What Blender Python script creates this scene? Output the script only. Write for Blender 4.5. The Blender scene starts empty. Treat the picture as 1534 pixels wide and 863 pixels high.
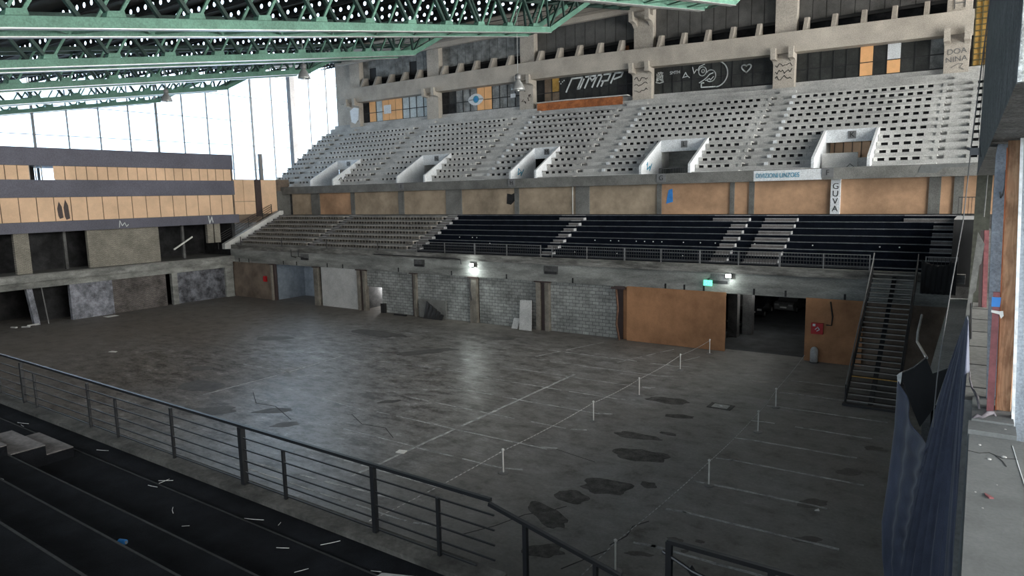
import bpy, math, random
from mathutils import Vector, Matrix
random.seed(7)
D = bpy.data
C = bpy.context.scene.collection
sc = bpy.context.scene

# ------------------------------------------------------------------ camera, world, light, exposure
CAM = Vector((0, 0, 11.0))
FPX = 1018.44
yaw, pitch, roll = math.radians(34.571), math.radians(7.8365), math.radians(-1.1859)
cyw, syw, cp, sp = math.cos(yaw), math.sin(yaw), math.cos(pitch), math.sin(pitch)
FW = Vector((-syw*cp, cyw*cp, -sp)); RT = Vector((cyw, syw, 0)); UP = RT.cross(FW)
R2 = math.cos(roll)*RT + math.sin(roll)*UP
U2 = -math.sin(roll)*RT + math.cos(roll)*UP
cam = D.cameras.new('camera'); camo = D.objects.new('camera', cam); C.objects.link(camo)
cam.sensor_width = 36; cam.lens = FPX/1534*36; cam.clip_start = 0.05; cam.clip_end = 600
m = Matrix.Identity(4)
for i in range(3):
    m[i][0], m[i][1], m[i][2], m[i][3] = R2[i], U2[i], -FW[i], CAM[i]
camo.matrix_world = m
sc.camera = camo

def at(x, y, ax, v):
    """measured point: the place where a line of sight meets the plane ax = v"""
    d = FW + R2*((x-767)/FPX) - U2*((y-431.5)/FPX)
    i = 'XYZ'.index(ax)
    return CAM + d*((v-CAM[i])/d[i])

SKY_LEFT, SKY_RIGHT = 2.2, 8.0   # thin cloud, the sun side of the sky is to the right
world = D.worlds.new('sky'); sc.world = world; world.use_nodes = True
wn = world.node_tree.nodes; wl = world.node_tree.links
bgn = wn['Background']
tc = wn.new('ShaderNodeTexCoord'); sx = wn.new('ShaderNodeSeparateXYZ'); rm = wn.new('ShaderNodeValToRGB')
mp = wn.new('ShaderNodeMapRange'); mp.inputs['From Min'].default_value = -1; mp.inputs['From Max'].default_value = 1
wl.new(tc.outputs['Generated'], sx.inputs[0]); wl.new(sx.outputs['X'], mp.inputs['Value']); wl.new(mp.outputs[0], rm.inputs[0])
rm.color_ramp.elements[0].color = (0.62, 0.80, 1, 1); rm.color_ramp.elements[0].position = 0.15
rm.color_ramp.elements[1].color = (1, 0.95, 0.88, 1); rm.color_ramp.elements[1].position = 0.85
wl.new(rm.outputs[0], bgn.inputs[0])
ms2 = wn.new('ShaderNodeMapRange'); ms2.inputs['From Min'].default_value = -.3; ms2.inputs['From Max'].default_value = .9
ms2.inputs['To Min'].default_value = SKY_LEFT; ms2.inputs['To Max'].default_value = SKY_RIGHT
wl.new(sx.outputs['X'], ms2.inputs['Value']); wl.new(ms2.outputs[0], bgn.inputs[1])

def portal(name, loc, rot, sx_, sy_):
    l = D.lights.new(name, 'AREA'); l.shape = 'RECTANGLE'; l.size = sx_; l.size_y = sy_; l.energy = 1
    l.cycles.is_portal = True
    o = D.objects.new(name, l); C.objects.link(o); o.location = loc; o.rotation_euler = rot
portal('sky_portal', (-84.9, 36, 21), (0, math.radians(-90), 0), 24, 92)
portal('sky_portal', (15.9, 31, 19), (0, math.radians(90), 0), 24, 78)
portal('sky_portal', (-35, -7.9, 14.2), (math.radians(90), 0, 0), 100, 6.2)
sc.view_settings.view_transform = 'Standard'
sc.view_settings.look = 'None'
sc.view_settings.exposure = 1.25
sc.view_settings.gamma = 1
sc.view_settings.use_curve_mapping = False
try:
    sc.cycles.use_denoising = True
    sc.cycles.max_bounces = 7; sc.cycles.diffuse_bounces = 5; sc.cycles.transparent_max_bounces = 16
    sc.cycles.sample_clamp_indirect = 4
    sc.cycles.caustics_reflective = False; sc.cycles.caustics_refractive = False
except Exception: pass

# ------------------------------------------------------------------ materials
def newmat(name):
    mt = D.materials.new(name); mt.use_nodes = True
    nt = mt.node_tree; b = nt.nodes['Principled BSDF']
    return mt, nt, b
def pos(nt, sc_=(1, 1, 1)):
    g = nt.nodes.new('ShaderNodeNewGeometry'); mp = nt.nodes.new('ShaderNodeMapping')
    mp.inputs['Scale'].default_value = sc_
    nt.links.new(g.outputs['Position'], mp.inputs[0]); return mp.outputs[0]
def noise(nt, vec, scale, detail=5, rough=.6):
    n = nt.nodes.new('ShaderNodeTexNoise'); n.inputs['Scale'].default_value = scale
    n.inputs['Detail'].default_value = detail; n.inputs['Roughness'].default_value = rough
    nt.links.new(vec, n.inputs['Vector']); return n.outputs['Fac']
def ramp(nt, fac, stops):
    r = nt.nodes.new('ShaderNodeValToRGB'); e = r.color_ramp.elements
    e[0].position, e[0].color = stops[0][0], stops[0][1]
    e[1].position, e[1].color = stops[-1][0], stops[-1][1]
    for p, c in stops[1:-1]:
        q = e.new(p); q.color = c
    nt.links.new(fac, r.inputs[0]); return r.outputs[0]
def mix(nt, a, b, fac, mode='MIX'):
    x = nt.nodes.new('ShaderNodeMix'); x.data_type = 'RGBA'; x.blend_type = mode
    for s, v in ((6, a), (7, b), (0, fac)):
        if isinstance(v, (tuple, float, int)): x.inputs[s].default_value = v
        else: nt.links.new(v, x.inputs[s])
    return x.outputs[2]
def g4(c, k=1): return (c[0]*k, c[1]*k, c[2]*k, 1)
def bump(nt, b, h, s, d=.02):
    n = nt.nodes.new('ShaderNodeBump'); n.inputs['Strength'].default_value = s; n.inputs['Distance'].default_value = d
    nt.links.new(h, n.inputs['Height']); nt.links.new(n.outputs[0], b.inputs['Normal'])
def surf(name, c, var=.35, scale=1.2, rough=.85, grime=.5, gscale=.25, bmp=.3, fine=14, stretch=(1, 1, 1), metal=0, spec=.3, fv=.22):
    """mottled surface: fine grain, patches and irregular grime"""
    mt, nt, b = newmat(name); v = pos(nt, stretch)
    n1 = noise(nt, v, scale); n2 = noise(nt, v, fine, 3); n3 = noise(nt, v, gscale, 6, .7)
    col = ramp(nt, n1, [(.3, g4(c, 1-var)), (.7, g4(c, 1+var))])
    col = mix(nt, col, ramp(nt, n2, [(.35, (1-fv, 1-fv, 1-fv, 1)), (.65, (1+fv*.6, 1+fv*.6, 1+fv*.6, 1))]), 1.0, 'MULTIPLY')
    col = mix(nt, col, ramp(nt, n3, [(.35, (1-grime,)*3+(1,)), (.6, (1, 1, 1, 1))]), 1.0, 'MULTIPLY')
    nt.links.new(col, b.inputs['Base Color']); b.inputs['Roughness'].default_value = rough
    b.inputs['Metallic'].default_value = metal; b.inputs['Specular IOR Level'].default_value = spec
    if bmp: bump(nt, b, n2, bmp)
    return mt
def plain(name, c, rough=.6, metal=0, emit=0, spec=.5, alpha=1):
    mt, nt, b = newmat(name); b.inputs['Base Color'].default_value = g4(c); b.inputs['Roughness'].default_value = rough
    b.inputs['Metallic'].default_value = metal; b.inputs['Specular IOR Level'].default_value = spec
    if emit: b.inputs['Emission Color'].default_value = g4(c); b.inputs['Emission Strength'].default_value = emit
    else:
        n = noise(nt, pos(nt), 3.0)
        nt.links.new(mix(nt, g4(c), ramp(nt, n, [(.3, (.75, .75, .75, 1)), (.7, (1.1, 1.1, 1.1, 1))]), 1.0, 'MULTIPLY'), b.inputs['Base Color'])
    return mt
def bricks(name, c1, c2, mortar, bw, bh, axis='X', ms=.02, grime=.5, rough=.9):
    mt, nt, b = newmat(name)
    g = nt.nodes.new('ShaderNodeNewGeometry'); s = nt.nodes.new('ShaderNodeSeparateXYZ'); cb = nt.nodes.new('ShaderNodeCombineXYZ')
    nt.links.new(g.outputs['Position'], s.inputs[0]); nt.links.new(s.outputs[axis], cb.inputs[0]); nt.links.new(s.outputs['Z'], cb.inputs[1])
    br = nt.nodes.new('ShaderNodeTexBrick'); nt.links.new(cb.outputs[0], br.inputs['Vector'])
    br.inputs['Scale'].default_value = 1; br.inputs['Brick Width'].default_value = bw; br.inputs['Row Height'].default_value = bh
    br.inputs['Mortar Size'].default_value = ms; br.inputs['Color1'].default_value = g4(c1); br.inputs['Color2'].default_value = g4(c2)
    br.inputs['Mortar'].default_value = g4(mortar); br.inputs['Bias'].default_value = -.1
    n = noise(nt, pos(nt), .7, 6, .7); n2 = noise(nt, pos(nt), 8, 4)
    col = mix(nt, br.outputs[0], ramp(nt, n, [(.35, (1-grime,)*3+(1,)), (.62, (1.1, 1.1, 1.1, 1))]), 1.0, 'MULTIPLY')
    col = mix(nt, col, ramp(nt, n2, [(.3, (.8, .8, .8, 1)), (.7, (1.15, 1.15, 1.15, 1))]), 1.0, 'MULTIPLY')
    nt.links.new(col, b.inputs['Base Color']); b.inputs['Roughness'].default_value = rough
    bump(nt, b, br.outputs['Fac'], -.4)
    return mt

M = {}
M['conc_stand'] = surf('conc_stand', (.50, .50, .49), .16, .8, grime=.35, gscale=.12)
M['conc_bench'] = surf('conc_bench', (.58, .58, .565), .15, 1.0, grime=.35, gscale=.15)
M['conc_burnt'] = surf('conc_burnt', (.42, .41, .40), .3, .8, grime=.65, gscale=.3)
M['pillar'] = surf('pillar', (.23, .21, .18), .2, 1, grime=.5)
M['pier_olive'] = surf('pier_olive', (.075, .078, .062), .2, 3)
M['conc_beige'] = surf('conc_beige', (.50, .455, .40), .12, .6, grime=.25, gscale=.2)
M['conc_parapet'] = surf('conc_parapet', (.19, .19, .18), .2, .8, grime=.35, gscale=.3)
M['conc_facade'] = surf('conc_facade', (.28, .285, .27), .3, .9, grime=.5, gscale=.35, stretch=(.5, 1, 2.2), bmp=.5)
M['conc_dark'] = surf('conc_dark', (.13, .13, .13), .3, 1.0, grime=.6, gscale=.4)
M['conc_band'] = surf('conc_band', (.125, .125, .16), .15, .3, grime=.25, gscale=.1, rough=.6)
M['conc_ledge'] = surf('conc_ledge', (.155, .163, .163), .08, 3, grime=.15, gscale=1.5, fine=40, bmp=.2, fv=.08)
M['conc_edge_lower'] = surf('conc_edge_lower', (.22, .215, .2), .45, 1.6, grime=.75, gscale=.5, stretch=(.6, 1, 3))
M['kerb'] = surf('kerb', (.085, .082, .075), .35, 2.5, grime=.6, gscale=1.2)
M['soot'] = surf('soot', (.028, .028, .03), .5, 1, grime=.5)  # sooty black; also serves as painted shade behind the bench blocks
M['block'] = bricks('block', (.33, .34, .325), (.24, .25, .24), (.14, .14, .14), .58, .27, ms=.025)
M['brick_left'] = bricks('brick_left', (.30, .28, .23), (.24, .225, .185), (.17, .16, .14), .30, .10, 'Y', grime=.25)
M['brick_burnt'] = bricks('brick_burnt', (.20, .175, .16), (.13, .115, .11), (.08, .075, .075), .3, .1, 'Y', grime=.65)
M['plaster_worn'] = surf('plaster_worn', (.27, .28, .32), .25, 1.8, grime=.55, gscale=.9, bmp=.6)
M['plaster_burnt'] = surf('plaster_burnt', (.14, .145, .165), .6, 1.2, grime=.7, gscale=.6)
M['plaster_white'] = surf('plaster_white', (.50, .50, .49), .08, 1, grime=.2)
M['plaster_grey'] = surf('plaster_grey', (.27, .31, .36), .12, 4, grime=.25, gscale=1.5, fine=50)
M['ply_stand'] = surf('ply_stand', (.50, .31, .19), .14, .5, grime=.3, gscale=.25, bmp=.1, fv=.05)
M['ply_dull'] = surf('ply_dull', (.40, .32, .235), .16, .5, grime=.35, gscale=.25, bmp=.1, fv=.05)
M['ply_left'] = surf('ply_left', (.78, .54, .36), .1, .5, grime=.15, gscale=.3, bmp=.1, fv=.05)
M['ply_orange'] = surf('ply_orange', (.40, .205, .105), .12, .6, grime=.3, gscale=.3, bmp=.1, fv=.05)
M['ply_bright'] = surf('ply_bright', (.85, .47, .22), .08, 1, grime=.1, bmp=.1, fv=.05)
M['ply_brown'] = surf('ply_brown', (.18, .14, .11), .2, .6, grime=.4, gscale=.3, bmp=.1, fv=.05)
M['rust_board'] = surf('rust_board', (.46, .16, .06), .4, 1.2, grime=.5, gscale=.5)
M['carpet'] = surf('carpet', (.0095, .0105, .013), .35, 2, rough=1, grime=.3, fine=70, bmp=.5, spec=.1)
M['carpet_far'] = surf('carpet_far', (.006, .008, .013), .3, 2, rough=1, grime=.2, bmp=.2, spec=.05)
M['nosing'] = surf('nosing', (.14, .15, .165), .2, 2, grime=.3)
M['seam'] = surf('seam', (.028, .029, .03), .3, 3, grime=.5)
M['step_plate'] = surf('step_plate', (.17, .158, .155), .15, 2, grime=.25)
M['step_edge'] = surf('step_edge', (.36, .36, .37), .1, 3, grime=.2)
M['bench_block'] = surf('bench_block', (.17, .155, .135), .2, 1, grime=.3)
M['bench_far'] = surf('bench_far', (.38, .365, .34), .2, 1, grime=.3)
M['green_steel'] = surf('green_steel', (.115, .25, .19), .1, 1.0, rough=.5, grime=.25, gscale=.5, bmp=.05)
M['dark_green_steel'] = surf('dark_green_steel', (.03, .065, .055), .2, 1.0, rough=.55, grime=.3, bmp=.05)
M['deck'] = surf('deck', (.035, .035, .037), .3, .5, rough=.8, grime=.4)
M['purlin'] = surf('purlin', (.03, .035, .035), .3, 1, rough=.7, grime=.3)
M['dark_clad'] = surf('dark_clad', (.115, .113, .11), .2, .6, rough=.6, grime=.4, gscale=.4)
M['dark_frame'] = plain('dark_frame', (.015, .015, .016), .5)
M['pane_dark'] = surf('pane_dark', (.050, .052, .050), .4, .5, rough=.3, grime=.5, gscale=.4, bmp=0)
M['pane_pale'] = surf('pane_pale', (.52, .58, .60), .12, 1, rough=.35, grime=.2, bmp=0)
M['pane_grey'] = surf('pane_grey', (.26, .27, .27), .35, 1.2, rough=.35, grime=.4, gscale=.6, bmp=0)
M['pane_brown'] = surf('pane_brown', (.24, .18, .13), .2, 1, rough=.4, grime=.3, bmp=0)
M['pane_yellow'] = surf('pane_yellow', (.50, .30, .08), .3, 2, rough=.4, grime=.3, bmp=0)
M['white_paint'] = surf('white_paint', (.72, .75, .78), .05, 1, rough=.7, grime=.12, bmp=.05)
M['chalk'] = plain('chalk', (.62, .66, .66), .9)
M['line_paint'] = surf('line_paint', (.46, .47, .47), .35, 3, rough=.8, grime=.55, gscale=1.3)
M['black_paint'] = plain('black_paint', (.02, .02, .02), .8)
M['blue_spray'] = plain('blue_spray', (.06, .28, .42), .8)
M['blue_tape'] = plain('blue_tape', (.03, .22, .62), .5)
M['black_metal'] = plain('black_metal', (.012, .013, .015), .35, .0, spec=.6)
M['rail_top'] = plain('rail_top', (.02, .022, .025), .28, .3)
M['grey_metal'] = plain('grey_metal', (.20, .20, .20), .5, .4)
M['dark_metal'] = plain('dark_metal', (.03, .03, .032), .5, .2)
M['stair_metal'] = plain('stair_metal', (.05, .046, .042), .5, .2)
M['nose_metal'] = plain('nose_metal', (.30, .29, .27), .5)
M['rope_grey'] = plain('rope_grey', (.14, .14, .14), .9)
M['alu'] = plain('alu', (.55, .56, .56), .35, .7)
M['grey_white'] = plain('grey_white', (.42, .42, .42), .6)
M['white_plastic'] = plain('white_plastic', (.75, .75, .72), .5)
M['red'] = plain('red', (.45, .012, .018), .4)
M['red_steel'] = surf('red_steel', (.26, .095, .10), .12, 4, rough=.6, grime=.2, bmp=.05)
M['brown_steel'] = plain('brown_steel', (.05, .032, .03), .6)
M['mullion'] = plain('mullion', (.2, .215, .225), .5, .1)
M['column_glass'] = surf('column_glass', (.36, .36, .37), .1, .6, grime=.2)
M['cloth_grey'] = surf('cloth_grey', (.18, .165, .18), .3, 10, rough=1, grime=.3, spec=.1)
M['asphalt'] = surf('asphalt', (.055, .06, .065), .3, 1, grime=.3)
M['rusty'] = surf('rusty', (.16, .09, .06), .3, 3)
M['car_dark'] = plain('car_dark', (.02, .02, .024), .25, .0, spec=.7)
M['rubber'] = plain('rubber', (.008, .008, .008), .8)
M['olive'] = plain('olive', (.10, .085, .035), .8)
M['terracotta'] = surf('terracotta', (.50, .16, .07), .25, 8, grime=.4)
M['exit_green'] = plain('exit_green', (.12, .85, .5), .5, emit=.9)
M['lamp_glow'] = plain('lamp_glow', (.93, 1, .98), .5, emit=60)
M['lamp_glow_soft'] = plain('lamp_glow_soft', (1, .98, .93), .5, emit=25)

# roughcast render of the overhead beam, its lit and shaded faces coloured differently
def roughcast(name, c):
    mt, nt, b = newmat(name); v = pos(nt)
    n = noise(nt, v, 45, 6, .7); n2 = noise(nt, v, 5, 4)
    col = mix(nt, ramp(nt, n, [(.35, g4(c, .45)), (.65, g4(c, 1.5))]), ramp(nt, n2, [(.3, (.6, .6, .6, 1)), (.7, (1.1, 1.1, 1.1, 1))]), 1.0, 'MULTIPLY')
    nt.links.new(col, b.inputs['Base Color']); b.inputs['Roughness'].default_value = 1
    bump(nt, b, n, .9, .015); return mt
M['roughcast'] = roughcast('roughcast', (.22, .225, .225))
M['roughcast_lit'] = roughcast('roughcast_lit', (.55, .58, .58))
# wood grain
def wood(name, c, c2):
    mt, nt, b = newmat(name); v = pos(nt, (1, 1, .12))
    w = nt.nodes.new('ShaderNodeTexWave'); w.inputs['Scale'].default_value = 7; w.inputs['Distortion'].default_value = 22; w.inputs['Detail'].default_value = 3
    w.inputs['Detail Scale'].default_value = 1.5
    nt.links.new(v, w.inputs['Vector']); n = noise(nt, pos(nt, (1, 1, .5)), 9, 4)
    col = mix(nt, ramp(nt, w.outputs['Fac'], [(.2, g4(c)), (.8, g4(c2))]), ramp(nt, n, [(.35, (.55, .5, .45, 1)), (.55, (1, 1, 1, 1))]), 1.0, 'MULTIPLY')
    nt.links.new(col, b.inputs['Base Color']); b.inputs['Roughness'].default_value = .65; return mt
M['wood_post'] = wood('wood_post', (.60, .35, .19), (.50, .27, .14))
# fabric
def fabric(name, c):
    mt, nt, b = newmat(name); v = pos(nt, (1, 1, .25)); n = noise(nt, v, 6, 4); n2 = noise(nt, pos(nt), 90, 2)
    nt.links.new(mix(nt, ramp(nt, n, [(.3, g4(c, .7)), (.7, g4(c, 1.3))]), ramp(nt, n2, [(.3, (.85, .85, .85, 1)), (.7, (1.1, 1.1, 1.1, 1))]), 1.0, 'MULTIPLY'), b.inputs['Base Color'])
    b.inputs['Roughness'].default_value = .8; b.inputs['Sheen Weight'].default_value = .15; return mt
M['curtain'] = fabric('curtain', (.068, .078, .118))
M['tarp'] = fabric('tarp', (.008, .008, .009))
# glass pane: thin, slightly dusty
mt, nt, b = newmat('glass_thin'); out = nt.nodes['Material Output']
tr = nt.nodes.new('ShaderNodeBsdfTransparent'); tr.inputs[0].default_value = (.93, .95, .96, 1)
gl = nt.nodes.new('ShaderNodeBsdfGlossy'); gl.inputs['Roughness'].default_value = .05
fr = nt.nodes.new('ShaderNodeFresnel'); fr.inputs[0].default_value = 1.35
ms = nt.nodes.new('ShaderNodeMixShader')
nt.links.new(fr.outputs[0], ms.inputs[0]); nt.links.new(tr.outputs[0], ms.inputs[1]); nt.links.new(gl.outputs[0], ms.inputs[2]); nt.links.new(ms.outputs[0], out.inputs[0])
M['glass'] = mt
# hall floor: dark worn screed, blotched, with damp smoother areas
mt, nt, b = newmat('hall_floor'); v = pos(nt)
nA = noise(nt, v, .11, 8, .68); nB = noise(nt, v, .9, 8, .7); nC = noise(nt, v, 9, 4); nD = noise(nt, pos(nt, (.25, 1, 1)), .5, 8, .75)
col = ramp(nt, nA, [(.3, (.148, .139, .126, 1)), (.55, (.180, .176, .170, 1)), (.75, (.208, .211, .217, 1))])
col = mix(nt, col, ramp(nt, nB, [(.32, (.42, .39, .37, 1)), (.46, (.92, .92, .92, 1)), (.70, (1.22, 1.22, 1.24, 1))]), .9, 'MULTIPLY')
col = mix(nt, col, ramp(nt, nD, [(.32, (.50, .47, .45, 1)), (.42, (1, 1, 1, 1))]), .7, 'MULTIPLY')
col = mix(nt, col, ramp(nt, nC, [(.3, (.85, .85, .85, 1)), (.7, (1.1, 1.1, 1.1, 1))]), 1.0, 'MULTIPLY')
def zone(cx, cy, rx, ry):
    mp = nt.nodes.new('ShaderNodeMapping'); g = nt.nodes.new('ShaderNodeNewGeometry'); nt.links.new(g.outputs['Position'], mp.inputs[0])
    mp.inputs['Scale'].default_value = (1/rx, 1/ry, 0); mp.inputs['Location'].default_value = (-cx/rx, -cy/ry, 0)
    gr = nt.nodes.new('ShaderNodeTexGradient'); gr.gradient_type = 'SPHERICAL'; nt.links.new(mp.outputs[0], gr.inputs[0]); return gr.outputs['Fac']
def addf(a, b_, op='ADD'):
    q = nt.nodes.new('ShaderNodeMath'); q.operation = op; q.use_clamp = True
    for i_, v_ in ((0, a), (1, b_)):
        if isinstance(v_, (int, float)): q.inputs[i_].default_value = v_
        else: nt.links.new(v_, q.inputs[i_])
    return q.outputs[0]
damp = addf(addf(zone(-42, 36, 22, 10), zone(-25, 19, 17, 12)), zone(-28, 30, 16, 12))
damp = addf(damp, addf(nB, 1.35, 'MULTIPLY'), 'MULTIPLY')
dirt = addf(addf(zone(-62, 30, 24, 22), zone(-38, 22, 14, 8)), zone(-40, 46, 40, 6))
col = mix(nt, col, (.62, .54, .45, 1), addf(dirt, .8, 'MULTIPLY'), 'MULTIPLY')
nE = noise(nt, pos(nt, (.6, 1.3, 1)), 1.0, 9, .85)
col = mix(nt, col, ramp(nt, nE, [(.43, (.26, .23, .21, 1)), (.505, (1, 1, 1, 1)), (.56, (1, 1, 1, 1)), (.61, (2.1, 2.1, 2.2, 1))]), addf(addf(addf(zone(-35, 25, 24, 16), 1.6, 'MULTIPLY'), zone(-30, 38, 26, 10)), .12), 'MULTIPLY')
nt.links.new(col, b.inputs['Base Color'])
rr = ramp(nt, damp, [(0, (.65, .65, .65, 1)), (.45, (.42, .42, .42, 1)), (1, (.34, .34, .34, 1))]); nt.links.new(rr, b.inputs['Roughness'])
b.inputs['Specular IOR Level'].default_value = .55
bump(nt, b, nB, .25, .02)
M['floor'] = mt
M['patch'] = surf('patch', (.095, .093, .088), .4, 3, grime=.5, gscale=2, bmp=.6)
M['stain'] = surf('stain', (.09, .085, .08), .3, 2, rough=.5, grime=.4, bmp=.1)
M['crack'] = plain('crack', (.03, .03, .03), .9)

# ------------------------------------------------------------------ mesh helpers
WO = {}
def setp(o, label=None, cat=None, group=None, kind=None):
    if label: o['label'] = label
    if cat: o['category'] = cat
    if group: o['group'] = group
    if kind: o['kind'] = kind
    return o
class MB:
    def __init__(s): s.v = []; s.f = []; s.mi = []; s.cm = 0
    def add(s, vs, fs):
        n = len(s.v); s.v += [tuple(q) for q in vs]; s.f += [tuple(i+n for i in f) for f in fs]; s.mi += [s.cm]*len(fs); return s
    def box(s, x0, x1, y0, y1, z0, z1):
        return s.hexa([(x0, y0, z0), (x1, y0, z0), (x1, y1, z0), (x0, y1, z0), (x0, y0, z1), (x1, y0, z1), (x1, y1, z1), (x0, y1, z1)])
    def hexa(s, v):
        return s.add(v, [(3, 2, 1, 0), (4, 5, 6, 7), (0, 1, 5, 4), (1, 2, 6, 5), (2, 3, 7, 6), (3, 0, 4, 7)])
    def bar(s, p, q, w, h=None, up=(0, 0, 1)):
        h = w if h is None else h
        p, q, up = Vector(p), Vector(q), Vector(up); d = (q-p).normalized(); a = d.cross(up)
        if a.length < 1e-3: a = d.cross(Vector((1, 0, 0)))
        a.normalize(); b = a.cross(d).normalized(); a *= w/2; b *= h/2
        return s.hexa([p-a-b, p+a-b, q+a-b, q-a-b, p-a+b, p+a+b, q+a+b, q-a+b])
    def tube(s, pts, r, n=8, cap=True):
        pts = [Vector(p) for p in pts]; rings = []; base = len(s.v); rad = r if isinstance(r, (list, tuple)) else [r]*len(pts)
        prev = None
        for i, p in enumerate(pts):
            d = (pts[min(i+1, len(pts)-1)]-pts[max(i-1, 0)]).normalized()
            a = d.cross(Vector((0, 0, 1))) if abs(d.z) < .95 else d.cross(Vector((1, 0, 0)))
            a.normalize()
            if prev and a.dot(prev) < 0: a = -a
            prev = a; b = d.cross(a)
            rings.append([p+(a*math.cos(t)+b*math.sin(t))*rad[i] for t in [2*math.pi*k/n for k in range(n)]])
        vs = [q for rg in rings for q in rg]; fs = []
        for i in range(len(pts)-1):
            for k in range(n):
                fs.append((i*n+k, i*n+(k+1) % n, (i+1)*n+(k+1) % n, (i+1)*n+k))
        if cap: fs += [tuple(range(n-1, -1, -1)), tuple((len(pts)-1)*n+k for k in range(n))]
        return s.add(vs, fs)
    def lathe(s, prof, c, n=16):
        vs = []; fs = []
        for r, z in prof:
            vs += [(c[0]+r*math.cos(2*math.pi*k/n), c[1]+r*math.sin(2*math.pi*k/n), c[2]+z) for k in range(n)]
        for i in range(len(prof)-1):
            for k in range(n): fs.append((i*n+k, i*n+(k+1) % n, (i+1)*n+(k+1) % n, (i+1)*n+k))
        fs += [tuple(range(n-1, -1, -1)), tuple((len(prof)-1)*n+k for k in range(n))]
        return s.add(vs, fs)
    def prism(s, poly, axis, a, b):
        n = len(poly)
        def P(u, w, t):
            return {'X': (t, u, w), 'Y': (u, t, w), 'Z': (u, w, t)}[axis]
        vs = [P(u, w, a) for u, w in poly]+[P(u, w, b) for u, w in poly]
        fs = [tuple(range(n-1, -1, -1)), tuple(range(n, 2*n))]+[(i, (i+1) % n, n+(i+1) % n, n+i) for i in range(n)]
        return s.add(vs, fs)
    def stroke(s, pts, w, axis, t, th=.02):
        """a flat painted line lying on the plane axis = t"""
        for (u0, w0), (u1, w1) in zip(pts, pts[1:]):
            dx, dz = u1-u0, w1-w0; L = math.hypot(dx, dz) or 1e-6; nx, nz = -dz/L*w/2, dx/L*w/2
            ex, ez = dx/L*w*.3, dz/L*w*.3
            s.prism([(u0-ex+nx, w0-ez+nz), (u0-ex-nx, w0-ez-nz), (u1+ex-nx, w1+ez-nz), (u1+ex+nx, w1+ez+nz)], axis, t-th, t)
        return s
    def build(s, name, mat, parent=None, label=None, cat=None, group=None, kind=None, smooth=False, origin=None, mats=None):
        if origin is None:
            xs, ys, zs = zip(*s.v); origin = Vector(((min(xs)+max(xs))/2, (min(ys)+max(ys))/2, min(zs)))
        origin = Vector(origin)
        me = D.meshes.new(name); me.from_pydata([tuple(Vector(q)-origin) for q in s.v], [], s.f)
        for q in (mats or [mat]): me.materials.append(M[q])
        if mats: me.polygons.foreach_set('material_index', s.mi)
        me.update()
        import bmesh
        bm = bmesh.new(); bm.from_mesh(me); bmesh.ops.recalc_face_normals(bm, faces=bm.faces); bm.to_mesh(me); bm.free()
        if smooth: me.polygons.foreach_set('use_smooth', [True]*len(me.polygons))
        o = D.objects.new(name, me); C.objects.link(o)
        WO[o.name] = origin.copy()
        if parent is not None:
            o.parent = parent; o.location = origin-WO[parent.name]
        else: o.location = origin
        return setp(o, label, cat, group, kind)
def thing(name, loc, label, cat, group=None, kind=None):
    o = D.objects.new(name, None); C.objects.link(o); o.location = loc; o.empty_display_size = .2
    WO[o.name] = Vector(loc)
    return setp(o, label, cat, group, kind)
CH = {}
def copy_tree(o, loc=None, parent=None, label=None, group=None, keep=None):
    c = o.copy(); C.objects.link(c)
    if parent is not None: c.parent = parent
    if loc is not None: c.location = loc
    WO[c.name] = Vector(c.location)
    if label: c['label'] = label
    if group: c['group'] = group
    kids = CH.get(o.name)
    if kids is None:
        kids = [q for q in D.objects if q.parent == o]; CH[o.name] = kids
    for q in kids:
        if keep is None or keep(q): copy_tree(q, parent=c)
    return c
def text(name, s, size, mat, parent, loc, rot, label=None, th=.01, sx_=1):
    cu = D.curves.new(name, 'FONT'); cu.body = s; cu.size = size; cu.extrude = th; cu.align_x = 'CENTER'; cu.align_y = 'CENTER'
    tmp = D.objects.new('tmp_text', cu); C.objects.link(tmp)
    dg = bpy.context.evaluated_depsgraph_get(); me = D.meshes.new_from_object(tmp.evaluated_get(dg))
    D.objects.remove(tmp); D.curves.remove(cu)
    me.materials.clear(); me.materials.append(M[mat])
    o = D.objects.new(name, me); C.objects.link(o); o.rotation_euler = rot; o.scale = (sx_, 1, 1)
    WO[o.name] = Vector(loc)
    if parent is not None: o.parent = parent; o.location = Vector(loc)-WO[parent.name]
    else: o.location = loc
    if label: o['label'] = label
    return o
R90 = math.pi/2
ORD = ['first', 'second', 'third', 'fourth', 'fifth', 'sixth', 'seventh', 'eighth', 'ninth', 'tenth', 'eleventh', 'twelfth', 'thirteenth', 'fourteenth', 'fifteenth', 'sixteenth', 'seventeenth', 'eighteenth', 'nineteenth', 'twentieth', 'twenty-first', 'twenty-second', 'twenty-third', 'twenty-fourth', 'twenty-fifth', 'twenty-sixth', 'twenty-seventh', 'twenty-eighth', 'twenty-ninth', 'thirtieth']+['thirty-'+q for q in ('first', 'second', 'third', 'fourth', 'fifth', 'sixth', 'seventh', 'eighth', 'ninth')]+['fortieth', 'forty-first', 'forty-second', 'forty-third', 'forty-fourth', 'forty-fifth', 'forty-sixth']

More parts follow.
